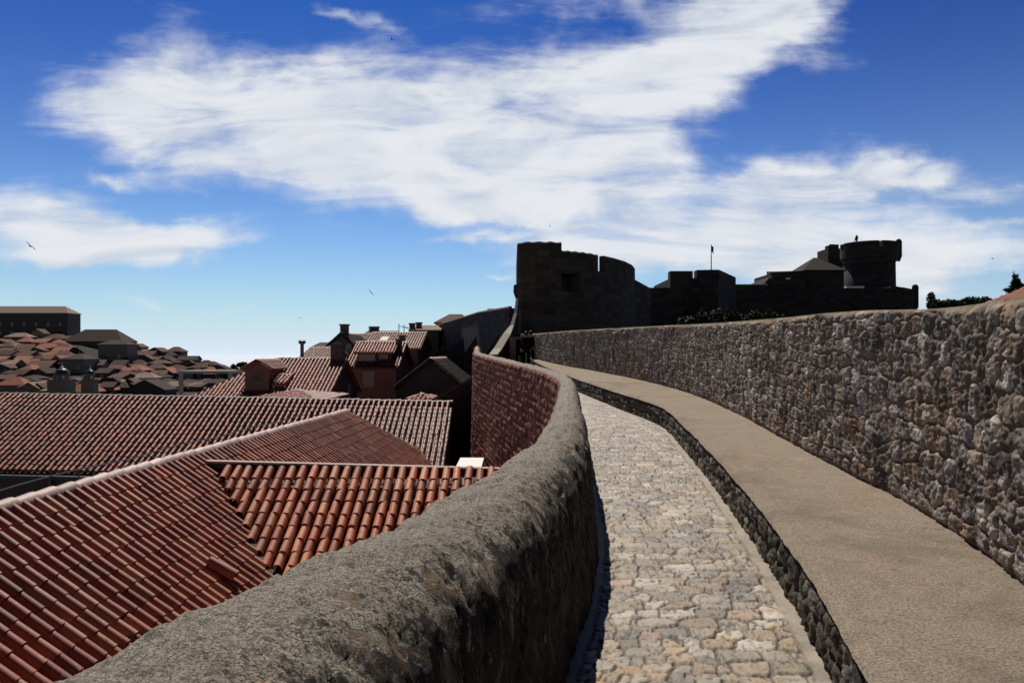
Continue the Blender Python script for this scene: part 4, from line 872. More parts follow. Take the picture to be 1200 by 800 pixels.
def bush(px, py, d, w, h, label, seed, base=None, group=None, name='shrub', n=1500):
    z = WZ(py, d); root = empty(name, (WX(px, d), d, z - h), label, 'shrub', group); rng = random.Random(seed); lobes = []
    for k in range(6): a = rng.uniform(.4, .65); lobes.append((rng.uniform(-.55, .55) * w, rng.uniform(-.4, .4) * w, h * rng.uniform(.35, .62), w * a * .7, w * a * .7, h * a * .62))
    lobes.append((0, 0, h * .62, w * .4, w * .4, h * .38)); foliage('crown', lobes, n, .16 * max(1, d / 70), root, seed)
    mb = MB(); mb.tube([(0, 0, -2), (0, 0, h * .5)], [.12, .06], 6)
    for k in range(4): mb.tube([(0, 0, 0), (rng.uniform(-.4, .4) * w, rng.uniform(-.3, .3) * w, h * .6)], [.07, .03], 5)
    mb.build('stem', M['bark'], root)
for i, (px, py, w, h, lb) in enumerate([(806, 370, 1.4, 1.8, 'dark green shrub leftmost of the row below the square bastion'), (823, 364, 1.7, 2.6, 'bushy dark shrub below the flagpole of the square bastion'), (840, 361, 1.6, 2.8, 'tallest green shrub of the row, below the right of the square bastion'), (857, 362, 1.5, 2.4, 'green shrub at the right corner of the square bastion'), (884, 364, 1.3, 1.9, 'small olive shrub below the low curtain wall'), (902, 363, 1.3, 1.9, 'dark shrub at the foot of the gatehouse')]):
    bush(px, py, 62, w, h, lb, 30 + i, group='shrubs below the fort')
for i, (px, py, w, h, lb) in enumerate([(1098, 351.5, 1.6, 1.4, 'low dark bush around the foot of the small tree'), (1112, 350.5, 1.8, 1.6, 'low dark bush right of the small tree'), (1130, 351, 1.5, 1.2, 'low dark bush in the middle of the row above the rubble wall'), (1143, 348, 1.9, 1.8, 'taller dark bush left of the red roof'), (1155, 347.3, 1.6, 1.8, 'dark bush touching the red roof house')]):
    bush(px, py, 90, w, h, lb, 50 + i, group='bushes beyond the rubble wall', name='bush')
tr = empty('small_tree', (WX(1091, 88), 88, WZ(360, 88)), 'small dark round-topped tree right of the fort turret', 'tree'); h = WZ(342, 88) - WZ(360, 88)
foliage('crown', [(0, 0, h * .72, .42, .42, .36), (.2, .1, h * .55, .35, .35, .3), (-.22, 0, h * .5, .3, .3, .28), (.1, 0, h * .88, .25, .25, .2)], 500, .11, tr, 5); mb = MB(); mb.tube([(0, 0, -3), (.05, 0, h * .4), (0, 0, h * .8)], [.14, .1, .04], 8); mb.tube([(.05, 0, h * .35), (.25, .1, h * .6)], [.06, .03], 6); mb.build('trunk', M['bark'], tr)
cy = empty('cypress', (WX(1191, 58), 58, WZ(352, 58)), 'dark ragged cypress behind the red roof at the right edge', 'tree'); h = WZ(319, 58) - WZ(352, 58)
foliage('crown', [(0, 0, h * .32, .66, .66, h * .15), (.1, 0, h * .48, .5, .5, h * .14), (-.05, 0, h * .64, .34, .34, h * .14), (-.05, 0, h * .80, .2, .2, h * .13), (-.12, 0, h * .95, .08, .08, h * .10), (.35, 0, h * .42, .3, .3, h * .1), (-.6, 0, h * .38, .3, .3, h * .06)], 1500, .12, cy, 9, [(.02, .03, .014), (.03, .04, .018), (.016, .022, .012)])
mb = MB(); mb.tube([(0, 0, -3), (0, 0, h * .5), (-.1, 0, h * .92)], [.18, .12, .03], 8); mb.tube([(0, 0, h * .3), (-.5, 0, h * .4)], [.06, .02], 6); mb.tube([(-.1, 0, h * .9), (-.32, 0, h * 1.03)], [.04, .015], 6); mb.build('trunk', M['bark'], cy)
house('red_roof_house', 'house with an orange-red hipped roof at the right edge beyond the rubble wall', 'house', 30.9, 37.5, 45, 50, -3, WZ(350, 45), WZ(329, 47.5), M['w_tan'], M['roofred'], 2.1, tile=TL, cols=[(.42, .15, .08), (.46, .18, .10), (.38, .13, .07)])
kt = MB(); kt.add([(0, 0, 0), (.16, .05, .22), (.08, .0, .45), (-.02, .03, .24), (0, .08, .05), (.12, .1, .24)], [(0, 1, 2, 3), (4, 3, 2, 5), (0, 3, 4), (0, 4, 5, 1), (1, 5, 2)])

# ------------------------------------------------------------------ hill with the town
ridge_px = [-200, -60, 0, 60, 92, 155, 175, 200, 245, 280, 330, 400, 520]
ridge_py = [372, 385, 392, 390, 388, 404, 405, 412, 421, 428, 436, 450, 470]
def hillz(x, y):
    y = np.asarray(y, float); x = np.asarray(x, float); px = 600 + F * x / np.maximum(y, 20)
    rz = (HZ - np.interp(px, ridge_px, ridge_py)) / F * 250 - 1
    rz = rz + .9 * (fbm(x * .12, y * .12, 4, 3) - .5) * sst(120, 200, y)
    k = np.clip((y - 95) / 160, 0, 1) ** 1.25; z = GROUND - 2 + (rz - GROUND + 2) * k
    return np.where(y > 255, rz - (y - 255) * .3, z)
xs = np.linspace(-330, -20, 140); ys = np.linspace(85, 330, 120); Xg, Yg = np.meshgrid(xs, ys, indexing='ij'); Zg = hillz(Xg, Yg)
tag(arr('hill', np.stack([Xg, Yg, np.maximum(Zg, -32)], -1).reshape(-1, 3), grid_faces(140, 120)[:, ::-1], M['hill'], smooth=True), kind='structure')
mb = MB(); mb.add([(-330, -60, GROUND), (60, -60, GROUND), (60, 150, GROUND), (-40, 160, GROUND), (-40, 120, GROUND), (-330, 100, GROUND)], [(0, 1, 2, 3, 4, 5)]); tag(mb.build('ground', M['ground']), kind='structure')
S = 30000; mb = MB(); mb.add([(-S, -S, -33), (S, -S, -33), (S, S, -33), (-S, S, -33)], [(0, 1, 2, 3)]); tag(mb.build('sea', M['sea']), kind='structure')
# land on the outer side of the rubble wall
xs = np.linspace(0, 1, 40); ys = np.linspace(-40, 190, 70); Yg = np.repeat(ys[None, :], 40, 0); x0 = np.where(ys < 46, Xw(np.clip(ys, -4, 46)) + .42, Xw(46) + .4 + (ys - 46) * .02); Xg = x0[None, :] + (xs[:, None] ** 1.5) * 260
Zg = -1.9 + .030 * np.clip(Yg, -10, 130) - .012 * (Xg - x0[None, :]) + .35 * (fbm(Xg * .3, Yg * .3, 3, 8) - .5); Zg[:, ys < 0] -= .3
tag(arr('terrain', np.stack([Xg, Yg, Zg], -1).reshape(-1, 3), grid_faces(40, 70)[:, ::-1], M['hill'], smooth=True), kind='structure')
# landing behind the walk, under the tower door
mb = MB(); mb.box(-2.3, 3.4, 43.9, 50, GROUND, -.5); tag(mb.build('landing', M['path']), kind='structure')
o = COL.objects['landing']; at = o.data.attributes.new('tint', 'FLOAT_COLOR', 'POINT'); at.data.foreach_set('color', [.3, .27, .22, 1] * 8)

def hill_d(px, pyb, d0):
    dd = np.arange(100, 254, 1.); pp = HZ - F * hillz(WX(px, dd), dd) / dd
    k = np.where(pp <= pyb)[0]; return float(dd[k[0]]) if len(k) else d0
def hill_house(px, py, d, w, h, rise, wall, roof, label, hip=0., axis='x', win=3, rz=0., dp=None, name='house', cat='house', chim=(), tall=0., group=None):
    """py is the eave line in the picture; w, h, rise in picture pixels at that distance"""
    if name == 'house': d = hill_d(px, py + h * .75, d)
    s = d / F; x = WX(px, d); W2 = w * s / 2; D2 = dp or max(5., min(9., w * s * .7)); ev = WZ(py, d)
    base = min(float(hillz(x, d)) - 1.0, ev - h * s)
    wn = []
    for k in range(win): wn.append(('f', (k + .6) / (win + .2), ev - h * s * .62, .9, min(1.2, h * s * .4), 'p'))
    if win and h * s > 5: wn += [('f', (k + .6) / (win + .2), ev - h * s * .62 - 3, .9, 1.2, 'p') for k in range(win)]
    house(name, label, cat, x - W2, x + W2, d, d + D2, base, ev, ev + rise * s * 1.25, M[wall], M[roof], hip, axis, rz, None, wn, chim, group)
HH = [
 # px, py(eave), d, w, h, rise
 (14, 366, 262, 130, 26, 6.5, 'w_dark', 'roofpale', 'long dark block with a sunlit pale roof crowning the hilltop at far left', 3., 'x', 9, 0, 8, 'hilltop_building', 'building'),
 (108, 399, 236, 68, 34, 11, 'w_dark', 'roofdark', 'large dark hip-roofed building stepping down from the hilltop block', 4., 'x', 6, 0, 10, 'hillside_building', 'building'),
 (132, 403, 226, 34, 28, 4, 'w_grey', 'roofdark', 'dark annex with two small windows in front of the hip-roofed building', 2., 'x', 2, 0, 6),
 (84, 420, 205, 28, 24, 5, 'w_grey', 'roofdark', 'grey tower-like house behind the larger church dome', 3., 'x', 2, 0, 7),
 (18, 394, 240, 26, 10, 3.5, 'w_brown', 'roofpale', 'small house with a wide pale roof under the hilltop block', 2., 'x', 2, R(6)),
 (43, 390, 244, 16, 9, 4, 'w_tan', 'roofbrown', 'small gabled house with a tan front under the hilltop block', 0, 'y', 1),
 (62, 396, 238, 22, 10, 4, 'w_brown', 'roofbrown', 'brown roofed house left of the large hip-roofed building', 1.5, 'x', 2, R(-8)),
 (8, 405, 225, 26, 11, 3, 'w_dark', 'roofpale', 'dark house with a pale roof edge at the far left margin', 2., 'x', 2, R(8)),
 (52, 407, 226, 26, 9, 4, 'w_dark', 'roofred', 'reddish roofed house above the orange house', 1.5, 'x', 2, R(-12)),
 (56, 417, 214, 24, 10, 4, 'w_tan', 'roofred', 'house with an orange patch of roof halfway up the slope', 1.5, 'x', 2, R(5)),
 (26, 416, 216, 20, 10, 3.5, 'w_brown', 'roofdark', 'brown terrace house between the margin and the orange house', 0, 'x', 2),
 (14, 426, 198, 32, 11, 4, 'w_dark', 'roofpale', 'dark wide house with striped pale roof edge above the pink roofs', 2.5, 'x', 3, R(-5)),
 (45, 427, 196, 26, 11, 4, 'w_brown', 'roofbrown', 'brown house with a grey roof left of the larger church dome', 0, 'x', 2, R(4)),
 (158, 406, 232, 14, 12, 3, 'w_pink', 'roofbrown', 'narrow pink house at the right foot of the large hip-roofed building', 0, 'y', 1),
 (168, 413, 222, 16, 8, 3, 'w_tan', 'roofpale', 'little tan house with a pale roof on the dropping ridge', 1., 'x', 1, R(10)),
 (203, 411, 246, 18, 8, 4, 'w_brown', 'roofbrown', 'small house with peaked roof breaking the skyline of the hill', 1.6, 'x', 2),
 (176, 422, 205, 20, 9, 3.5, 'w_brown', 'roofbrown', 'brown house among dark trees on the middle of the slope', 0, 'x', 2, R(-10)),
 (197, 424, 206, 14, 9, 3, 'w_pink', 'roofdark', 'narrow pinkish house beneath the skyline house', 0, 'y', 1),
 (222, 425, 212, 16, 8, 3, 'w_grey', 'roofbrown', 'grey house low on the right end of the hill', 1., 'x', 2),
 (244, 427, 216, 16, 7, 3, 'w_brown', 'roofbrown', 'last small brown house near the right end of the hill', 1., 'x', 1),
 (193, 436, 170, 18, 10, 4.5, 'w_brown', 'roofred', 'red gabled house left of the white terrace frame', 0, 'y', 1),
 (150, 433, 168, 36, 12, 4.5, 'w_brown', 'roofred', 'wide red roof right of the smaller church dome', 2.5, 'x', 2, R(-6)),
 (165, 442, 150, 28, 12, 4, 'w_tan', 'roofpale', 'pale roofed house below the wide red roof', 1.5, 'x', 2, R(4)),
 (170, 456, 118, 46, 14, 9, 'w_dark', 'roofdark', 'dark gabled house with a thin lit verge just behind the long roof', 0, 'y', 0),
 (10, 450, 128, 30, 14, 7, 'w_pink', 'roofred', 'pink house with a bright coral roof at the far left behind the long roof', 2., 'x', 2, R(7)),
 (34, 454, 120, 22, 12, 5, 'w_pink', 'roofpale', 'pinkish gabled house right of the coral roof', 0, 'y', 1),
 (62, 457, 112, 28, 10, 3.5, 'w_tan', 'roofpale', 'long pale roofed house in front of the larger church dome', 1.2, 'x', 2),
 (93, 458, 110, 34, 8, 7.5, 'w_pink', 'roofred', 'bright coral hipped roof below the smaller church dome', 2.2, 'x', 1, R(-4)),
 (118, 456, 116, 30, 8, 5, 'w_pink', 'roofred', 'flat coral roof right of the coral hipped roof', 1.2, 'x', 2, R(3)),
 (132, 449, 138, 26, 8, 3.5, 'w_tan', 'roofpale', 'tan house with a pale roof above the flat coral roof', 1.2, 'x', 2),
 (199, 452, 128, 20, 10, 4, 'w_tan', 'roofpale', 'small tan house between the dark gable and the white terrace frame', 1.2, 'x', 1),
 (227, 454, 122, 24, 10, 5, 'w_tan', 'roofpale', 'house with a pale orange roof under the white terrace frame', 1.5, 'x', 2),
 (247, 448, 132, 26, 12, 3, 'w_grey', 'roofdark', 'grey flat-topped house at the right end of the white terrace frame', 1., 'x', 1),
 (242, 434, 160, 20, 8, 3.5, 'w_pink', 'roofred', 'pinkish red roof just above the white terrace frame', 1.5, 'x', 1),
 (222, 464, 100, 60, 8, 3, 'w_dark', 'roofdark', 'dark low roof squeezed against the ridge of the long roof', 1., 'x', 0),
]
for hh in HH: hill_house(*hh)
rr = random.Random(21)
for row, (pyr, d) in enumerate([(397, 246), (401, 240), (406, 232), (411, 224), (416, 214), (421, 204), (426, 192), (431, 178), (437, 164), (442, 150), (447, 138), (452, 128)]):
    px = -4 + rr.uniform(0, 12)
    while px < 268:
        top = np.interp(px, ridge_px, ridge_py) + 4
        w = rr.uniform(13, 22)
        if pyr > top and not (78 < px < 160 and pyr < 424) and not (px < 95 and pyr < 399) and not (52 < px < 118 and 426 < pyr < 446) and not (205 < px < 272 and 437 < pyr < 447):
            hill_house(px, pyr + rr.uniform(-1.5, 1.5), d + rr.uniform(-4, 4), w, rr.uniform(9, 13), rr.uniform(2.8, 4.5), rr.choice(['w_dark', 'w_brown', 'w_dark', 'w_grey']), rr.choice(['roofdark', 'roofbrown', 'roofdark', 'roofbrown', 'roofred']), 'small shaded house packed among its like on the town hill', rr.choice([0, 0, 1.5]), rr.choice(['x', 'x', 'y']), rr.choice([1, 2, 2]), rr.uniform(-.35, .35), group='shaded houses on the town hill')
        px += w * rr.uniform(1.0, 1.7)
def dome(px, d, py_top, py_bot, w, label):
    s = d / F; root = empty('church_dome', (WX(px, d), d, GROUND), label, 'church'); z = lambda y: WZ(y, d) - GROUND; r = w * s / 2
    mb = MB(); mb.box(-r * 1.5, r * 1.2, -r * .6, r * 2, -4, z(py_bot + 6)); mb.build('wall', M['w_tan'], root)
    mb = MB(); mb.lathe(0, r * .6, [(r * 1.02, z(py_bot + 8)), (r * 1.02, z(py_bot + 1)), (r * 1.08, z(py_bot))], 16); mb.build('drum', M['w_tan'], root)
    mb = MB(); n = 7; mb.lathe(0, r * .6, [(r * math.cos(k / n * 1.5), z(py_bot) + .003 + (z(py_top + 2.2) - z(py_bot)) * math.sin(k / n * math.pi / 2)) for k in range(n + 1)], 24); mb.build('dome', M['dome'], root, True)
    mb = MB(); mb.lathe(0, r * .6, [(r * .2, z(py_top + 2.5)), (r * .2, z(py_top + .6)), (r * .05, z(py_top)), (.05, z(py_top - 4))], 10); mb.build('lantern', M['white'], root)
    for k in (-.45, .1, .65):
        mb = MB(); mb.box(r * k - .3, r * k + .3, r * .6 - r * 1.06 - .35, r * .6 - r * .9, z(py_bot + 6.5), z(py_bot + 2)); mb.build('window', M['pane'], root)
dome(70, 150, 429, 438, 16, 'larger dark church dome with a white lantern among the hillside roofs'); dome(104, 148, 431, 438, 10, 'smaller dark church dome right of the larger one')
# white terrace frame
fr = empty('canopy', (WX(240, 116), 116, GROUND), 'white flat canopy on slim posts left of the dormer house', 'canopy'); s = 116 / F; mb = MB(); zc = WZ(437.5, 116) - GROUND
mb.box(-31 * s, 32 * s, 0, 4, zc, zc + .42); mb.build('canopy_slab', M['capstone'], fr)
for x in (-29, 29): mb = MB(); mb.box(x * s - .28, x * s + .28, .1, .5, -1, zc - .003); mb.build('post', M['capstone'], fr)
# trees between the houses
TG = [(36, 414, 1), (92, 408, 0), (148, 420, 1), (163, 425, 0), (188, 430, 1), (212, 431, 0), (232, 432, 1), (258, 431, 0), (275, 427, 1), (118, 444, 0), (182, 446, 1), (30, 440, 0), (140, 440, 1), (205, 441, 0), (152, 461, 1), (266, 447, 0), (282, 424, 1), (74, 411, 0), (4, 418, 1), (262, 456, 0)]
TL_ = ['under the hilltop houses, left of the hip-roofed building', 'right before the large hip-roofed building', 'at the right foot of the hip-roofed building', 'among the houses right of the annex', 'beside the red gabled house', 'below the skyline house', 'on the lower right slope of the hill', 'above the right end of the white canopy', 'near the right end of the ridge', 'between the two church domes and the coral roofs', 'behind the dark gabled house', 'above the pinkish gabled house', 'behind the pale roofed house', 'left of the white canopy', 'against the dark gabled house', 'at the right end of the white canopy', 'standing on the skyline beside the dormer house', 'above the grey tower-like house', 'at the left margin of the slope', 'left of the dormer house, just over the long roof']
for i, (px, py, k) in enumerate(TG):
    d = [150, 200][k] if py > 430 else 222
    if py > 443: d = 112
    if px > 270 and py < 430: d = 235
    if py > 425 or px < 160: d = hill_d(px, py + 5, d) - 3
    s = d / F; hgt = random.uniform(9, 13) * s; wd = random.uniform(5, 9) * s
    z = WZ(py, d); root = empty('tree', (WX(px, d), d, z - hgt), ('dark spreading tree ' if k else 'dark dense tree ') + TL_[i], 'tree', 'trees on the town hill')
    foliage('crown', [(random.uniform(-.5, .5) * wd, random.uniform(-.3, .3) * wd, hgt * random.uniform(.5, .8), wd * .5, wd * .5, hgt * .22) for _ in range(5)], 420, .45, root, 200 + i, [(.014, .02, .009), (.022, .028, .012), (.03, .034, .016)])
    mb = MB(); mb.tube([(0, 0, -3), (0, 0, hgt * .7)], [.35, .12], 6); mb.tube([(0, 0, hgt * .4), (wd * .3, 0, hgt * .65)], [.16, .06], 5); mb.build('trunk', M['bark'], root)

# ------------------------------------------------------------------ people at the end of the walk
def skinmesh(name, chains, mat, parent, sub=2):
    """chains = lists of (x, y, z, rx, ry); consecutive chains may start at an existing joint"""
    bm = bmesh.new(); sk = bm.verts.layers.skin.verify(); seen = {}
    for ch in chains:
        pv = None
        for x, y, z, rx, ry in ch:
            k = (round(x, 3), round(y, 3), round(z, 3))
            if k not in seen:
                seen[k] = bm.verts.new((x, y, z)); seen[k][sk].radius = (rx, ry)
                if len(seen) == 1: seen[k][sk].use_root = True
            if pv is not None and pv is not seen[k]:
                try: bm.edges.new((pv, seen[k]))
                except ValueError: pass
            pv = seen[k]
    me = bpy.data.meshes.new(name); bm.to_mesh(me); bm.free(); me.materials.append(mat)
    o = bpy.data.objects.new(name, me); COL.objects.link(o); o.parent = parent
    o.modifiers.new('skin', 'SKIN').use_smooth_shade = True; o.modifiers.new('round', 'SUBSURF').levels = sub; o.modifiers['round'].render_levels = sub
    return o
def person(px, d, zf, rot, label, scale=1.):
    root = empty('person', (WX(px, d), d, zf), label, 'person', rz=rot); root.scale = (scale,) * 3
    body = [[(0, 0, .95, .15, .12), (0, 0, 1.15, .135, .10), (0, -.01, 1.38, .16, .11), (0, 0, 1.47, .07, .07), (0, .01, 1.54, .055, .055), (0, .02, 1.60, .085, .095), (0, .02, 1.68, .082, .095), (0, .01, 1.74, .045, .05)]]
    for s in (-1, 1):
        body.append([(0, 0, .95, .15, .12), (s * .10, 0, .86, .095, .095), (s * .11, .02, .5, .065, .065), (s * .11, -.02, .1, .045, .045), (s * .115, .05, .05, .042, .04), (s * .12, .16, .035, .035, .028)])
        body.append([(0, -.01, 1.38, .16, .11), (s * .19, -.01, 1.40, .06, .06), (s * .27, -.03, 1.14, .045, .045), (s * .25, .10, .92, .034, .034), (s * .245, .15, .85, .03, .02)])
        hx, hy, hz = s * .245, .15, .85
        for f in range(4): body.append([(hx, hy, hz, .03, .02), (hx + (f - 1.5) * .014, hy + .035, hz - .05, .009, .009), (hx + (f - 1.5) * .015, hy + .03, hz - .085, .008, .008)])
        body.append([(hx, hy, hz, .03, .02), (hx - s * .03, hy + .03, hz - .02, .010, .010), (hx - s * .035, hy + .045, hz - .05, .009, .009)])
    skinmesh('body', body, M['skin'], root)
    skinmesh('jacket', [[(0, 0, .90, .185, .155), (0, 0, 1.12, .17, .135), (0, -.01, 1.36, .19, .145), (0, 0, 1.46, .095, .09)]] + [[(0, -.01, 1.36, .19, .145), (s * .20, -.01, 1.385, .085, .085), (s * .275, -.03, 1.14, .068, .068), (s * .255, .09, .94, .055, .055)] for s in (-1, 1)], M['black'], root)
    skinmesh('trousers', [[(0, 0, .96, .165, .14), (0, 0, .90, .16, .14)]] + [[(0, 0, .90, .16, .14), (s * .105, 0, .82, .115, .115), (s * .11, .02, .5, .085, .085), (s * .11, -.01, .12, .07, .07)] for s in (-1, 1)], M['black'], root)
    mb = MB(); mb.lathe(0, 0, [(.098, -.06), (.108, .0), (.10, .06), (.07, .105), (.01, .125)], 16); o = mb.build('hair', M['hair'], root, True); o.location = (0, .0, 1.665)
    f = MB(); 
    for s in (-1, 1): f.lathe(s * .033, .108, [(.004, 1.655), (.012, 1.662), (.004, 1.669)], 8)
    f.tube([(0, .105, 1.66), (0, .128, 1.625), (0, .112, 1.615)], [.008, .016, .01], 6); f.tube([(-.025, .105, 1.585), (0, .112, 1.583), (.025, .105, 1.585)], .006, 6); f.build('face_features', M['skin'], root)
    ear = MB()
    for s in (-1, 1): ear.tube([(s * .085, .01, 1.66), (s * .1, .0, 1.64), (s * .088, .01, 1.61)], [.012, .018, .01], 6)
    ear.build('ears', M['skin'], root)
    return root
pd = 37.5; zf = float(zp(pd)) + .01
person(616.5, pd, zf, R(8), 'person in black seen from behind carrying a big dark backpack', .98)
person(622, pd + .9, float(zp(pd + .9)) + .01, R(-25), 'person in dark clothes half hidden beyond the one with the backpack', 1.0)
bp = empty('backpack', (WX(616.5, pd), pd - .26, zf + .82), 'big dark backpack on the back of the nearer person', 'backpack', rz=R(8))
bm = bmesh.new(); bmesh.ops.create_cube(bm, size=1); bmesh.ops.scale(bm, vec=(.42, .27, .66), verts=bm.verts); bmesh.ops.translate(bm, vec=(0, 0, .33), verts=bm.verts)
bmesh.ops.bevel(bm, geom=bm.edges[:], offset=.09, segments=4, affect='EDGES', profile=.6); me = bpy.data.meshes.new('bag'); bm.to_mesh(me); bm.free(); me.materials.append(M['black']); o = bpy.data.objects.new('bag', me); COL.objects.link(o); o.parent = bp
mb = MB(); mb.tube([(-.12, -.15, .10), (-.14, -.19, .22), (-.1, -.17, .36), (.1, -.17, .36), (.14, -.19, .22), (.12, -.15, .10)], .05, 8); mb.build('pocket', M['black'], bp, True)
for s in (-1, 1):
    mb = MB(); mb.tube([(s * .13, .1, .62), (s * .15, .2, .72), (s * .16, .36, .62), (s * .17, .38, .35), (s * .16, .14, .08)], .022, 8); mb.build('strap', M['black'], bp, True)

# ------------------------------------------------------------------ birds
def bird(px, py, d, span, rot, roll, label):
    root = empty('bird', W(px, py, d), label, 'bird', 'birds over the town'); root.rotation_euler = (R(12), roll, rot)
    h = span / 2; bm = MB()
    bm.tube([(0, -h * .55, 0), (0, -h * .4, 0), (0, -h * .1, 0), (0, h * .25, .0), (0, h * .42, .01), (0, h * .52, 0)], [.01, h * .07, h * .11, h * .09, h * .06, .01], 10); bm.build('body', M['bird'], root, True)
    for s in (-1, 1):
        w = MB(); P = [(s * .02, h * .22), (s * h * .4, h * .30), (s * h, -h * .15), (s * h * .45, -h * .02), (s * .02, -h * .12)]; z = [0, h * .22, h * .10, h * .2, 0]
        w.add([(p[0], p[1], z[i]) for i, p in enumerate(P)] + [(p[0], p[1], z[i] - .02) for i, p in enumerate(P)], [(0, 1, 2, 3, 4), (9, 8, 7, 6, 5)] + [(i, (i + 1) % 5, 5 + (i + 1) % 5, 5 + i) for i in range(5)]); w.build('wing', M['bird'], root)
    t = MB(); t.add([(-.03, -h * .45, 0), (.03, -h * .45, 0), (h * .2, -h * .9, .0), (0, -h * .7, 0), (-h * .2, -h * .9, 0)] , [(0, 1, 2, 3, 4)]); t.build('tail', M['bird'], root)
bird(35.5, 288.5, 40, .62, R(60), R(40), 'black swift low in the sky at far left below the left cloud'); bird(434.5, 342.5, 40, .42, R(30), R(50), 'small swift above the chimneys in the centre left sky')
bird(459, 46, 50, .30, R(100), R(20), 'tiny swift high against the big cloud'); bird(352, 372.5, 60, .22, R(20), R(20), 'speck-sized swift above the flue pipe'); bird(644, 265, 60, .20, R(70), R(30), 'speck-sized swift above the round tower'); bird(1163, 303, 60, .26, R(80), R(20), 'speck-sized swift left of the cypress')

# ------------------------------------------------------------------ camera, sun, sky
cam = bpy.data.cameras.new('camera'); co = bpy.data.objects.new('camera', cam); COL.objects.link(co)
co.rotation_euler = (R(90), 0, 0); cam.lens = 27; cam.sensor_width = 36; cam.shift_y = 15 / 1200; cam.clip_start = .05; cam.clip_end = 80000; SC.camera = co
AZ, EL = R(12), R(53)            # sun ahead, a little to the left
sd = Vector((-math.sin(AZ) * math.cos(EL), math.cos(AZ) * math.cos(EL), math.sin(EL)))
sl = bpy.data.lights.new('sun', 'SUN'); so = bpy.data.objects.new('sun', sl); COL.objects.link(so); sl.energy = 5.0; sl.angle = R(.5); sl.color = (1, .93, .84); so.rotation_euler = (-sd).to_track_quat('-Z', 'Y').to_euler(); so.location = (0, 0, 60)

wd_ = bpy.data.worlds.new('World'); SC.world = wd_; wd_.use_nodes = True; nt = wd_.node_tree
class WT(NT):
    def __init__(s): s.t = nt; s.n = nt.nodes; s.l = nt.links
t = WT(); bg = nt.nodes['Background']
sky = t.new('ShaderNodeTexSky', sky_type='NISHITA', sun_disc=False, sun_elevation=EL, sun_rotation=-AZ, altitude=50, air_density=1., dust_density=.6, ozone_density=3.)
STR = .08; bg.inputs['Strength'].default_value = STR
g = t.new('ShaderNodeNewGeometry'); 
tc = t.new('ShaderNodeTexCoord'); sx = t.new('ShaderNodeSeparateXYZ'); t.l.new(tc.outputs['Generated'], sx.inputs[0])
yy = t.math('MAXIMUM', sx.outputs[1], .12); u = t.math('DIVIDE', sx.outputs[0], yy); v = t.math('DIVIDE', sx.outputs[2], yy)
cv = t.new('ShaderNodeCombineXYZ'); t.l.new(u, cv.inputs[0]); t.l.new(v, cv.inputs[1])
# warp the cloud outlines
wn = t.new('ShaderNodeTexNoise'); t.l.new(cv.outputs[0], wn.inputs['Vector']); wn.inputs['Scale'].default_value = 7; wn.inputs['Detail'].default_value = 6; wn.inputs['Roughness'].default_value = .55
ws = t.new('ShaderNodeSeparateColor'); t.l.new(wn.outputs['Color'], ws.inputs[0])
uw = t.math('MULTIPLY_ADD', t.math('SUBTRACT', ws.outputs[0], .5), .16, u); vw = t.math('MULTIPLY_ADD', t.math('SUBTRACT', ws.outputs[1], .5), .10, v)
BL = [(165, 135, 95, 55, 0, 1), (280, 115, 150, 62, 0, 1.05), (420, 140, 150, 75, -8, 1.05), (300, 185, 120, 45, -8, .9), (540, 165, 120, 65, -5, 1.0), (660, 165, 110, 50, 15, .95), (760, 110, 110, 50, 35, .95), (850, 45, 110, 48, 35, 1), (920, 5, 60, 60, 45, .7), (640, 110, 90, 40, 10, .55), (590, 70, 120, 34, 0, .34), (700, 62, 90, 45, 25, .42), (955, 70, 40, 70, 40, .35), (760, 190, 90, 30, 10, .6), (560, 222, 130, 26, -2, .8), (680, 222, 120, 22, 8, .7), (700, 0, 150, 20, -4, .55), (420, 12, 60, 8, -25, .5),
      (620, 258, 170, 16, -2, .8), (800, 240, 150, 40, 6, .95), (960, 222, 130, 36, 5, 1), (1080, 205, 75, 22, 6, 1), (880, 285, 210, 34, 2, .8), (1080, 300, 170, 40, 4, .75), (1165, 228, 45, 14, 12, .65), (720, 300, 130, 22, 0, .55), (1000, 325, 220, 30, 0, .5),
      (50, 262, 110, 38, -5, 1), (190, 272, 100, 24, -4, 1), (110, 295, 110, 12, 3, .7), (122, 209, 36, 8, 0, .7), (230, 352, 110, 7, 2, .42), (560, 287, 80, 7, 2, .5), (580, 322, 28, 4, 0, .5), (1180, 258, 60, 8, 10, .5)]
tot = None
for px, py, rx, ry, an, wgt in BL:
    a = R(an); c, s_ = math.cos(a), math.sin(a)
    du = t.math('SUBTRACT', uw, (px - 600) / F); dv = t.math('SUBTRACT', vw, (HZ - py) / F)
    A = t.math('ADD', t.math('MULTIPLY', du, c * F / rx), t.math('MULTIPLY', dv, s_ * F / rx)); B = t.math('ADD', t.math('MULTIPLY', dv, c * F / ry), t.math('MULTIPLY', du, -s_ * F / ry))
    q = t.math('MULTIPLY_ADD', A, A, t.math('MULTIPLY', B, B)); e = t.math('MULTIPLY', t.math('POWER', 2.718, t.math('MULTIPLY', q, -1.)), wgt)
    tot = e if tot is None else t.math('ADD', tot, e)
def streak(rot, sx_, sc, det, ro, di):
    m = t.new('ShaderNodeMapping'); t.l.new(cv.outputs[0], m.inputs[0]); m.inputs['Rotation'].default_value = (0, 0, R(rot)); m.inputs['Scale'].default_value = (1, sx_, 1)
    return t.noise(m.outputs[0], sc, det, ro, di)
n1 = streak(-14, 2.0, 3.2, 10, .52, .8); n2 = streak(18, 3.5, 4.5, 10, .56, 1.2); n3 = streak(30, 7., 7., 8, .6, .6); n4 = streak(-8, 1.6, 15, 9, .62, .4)
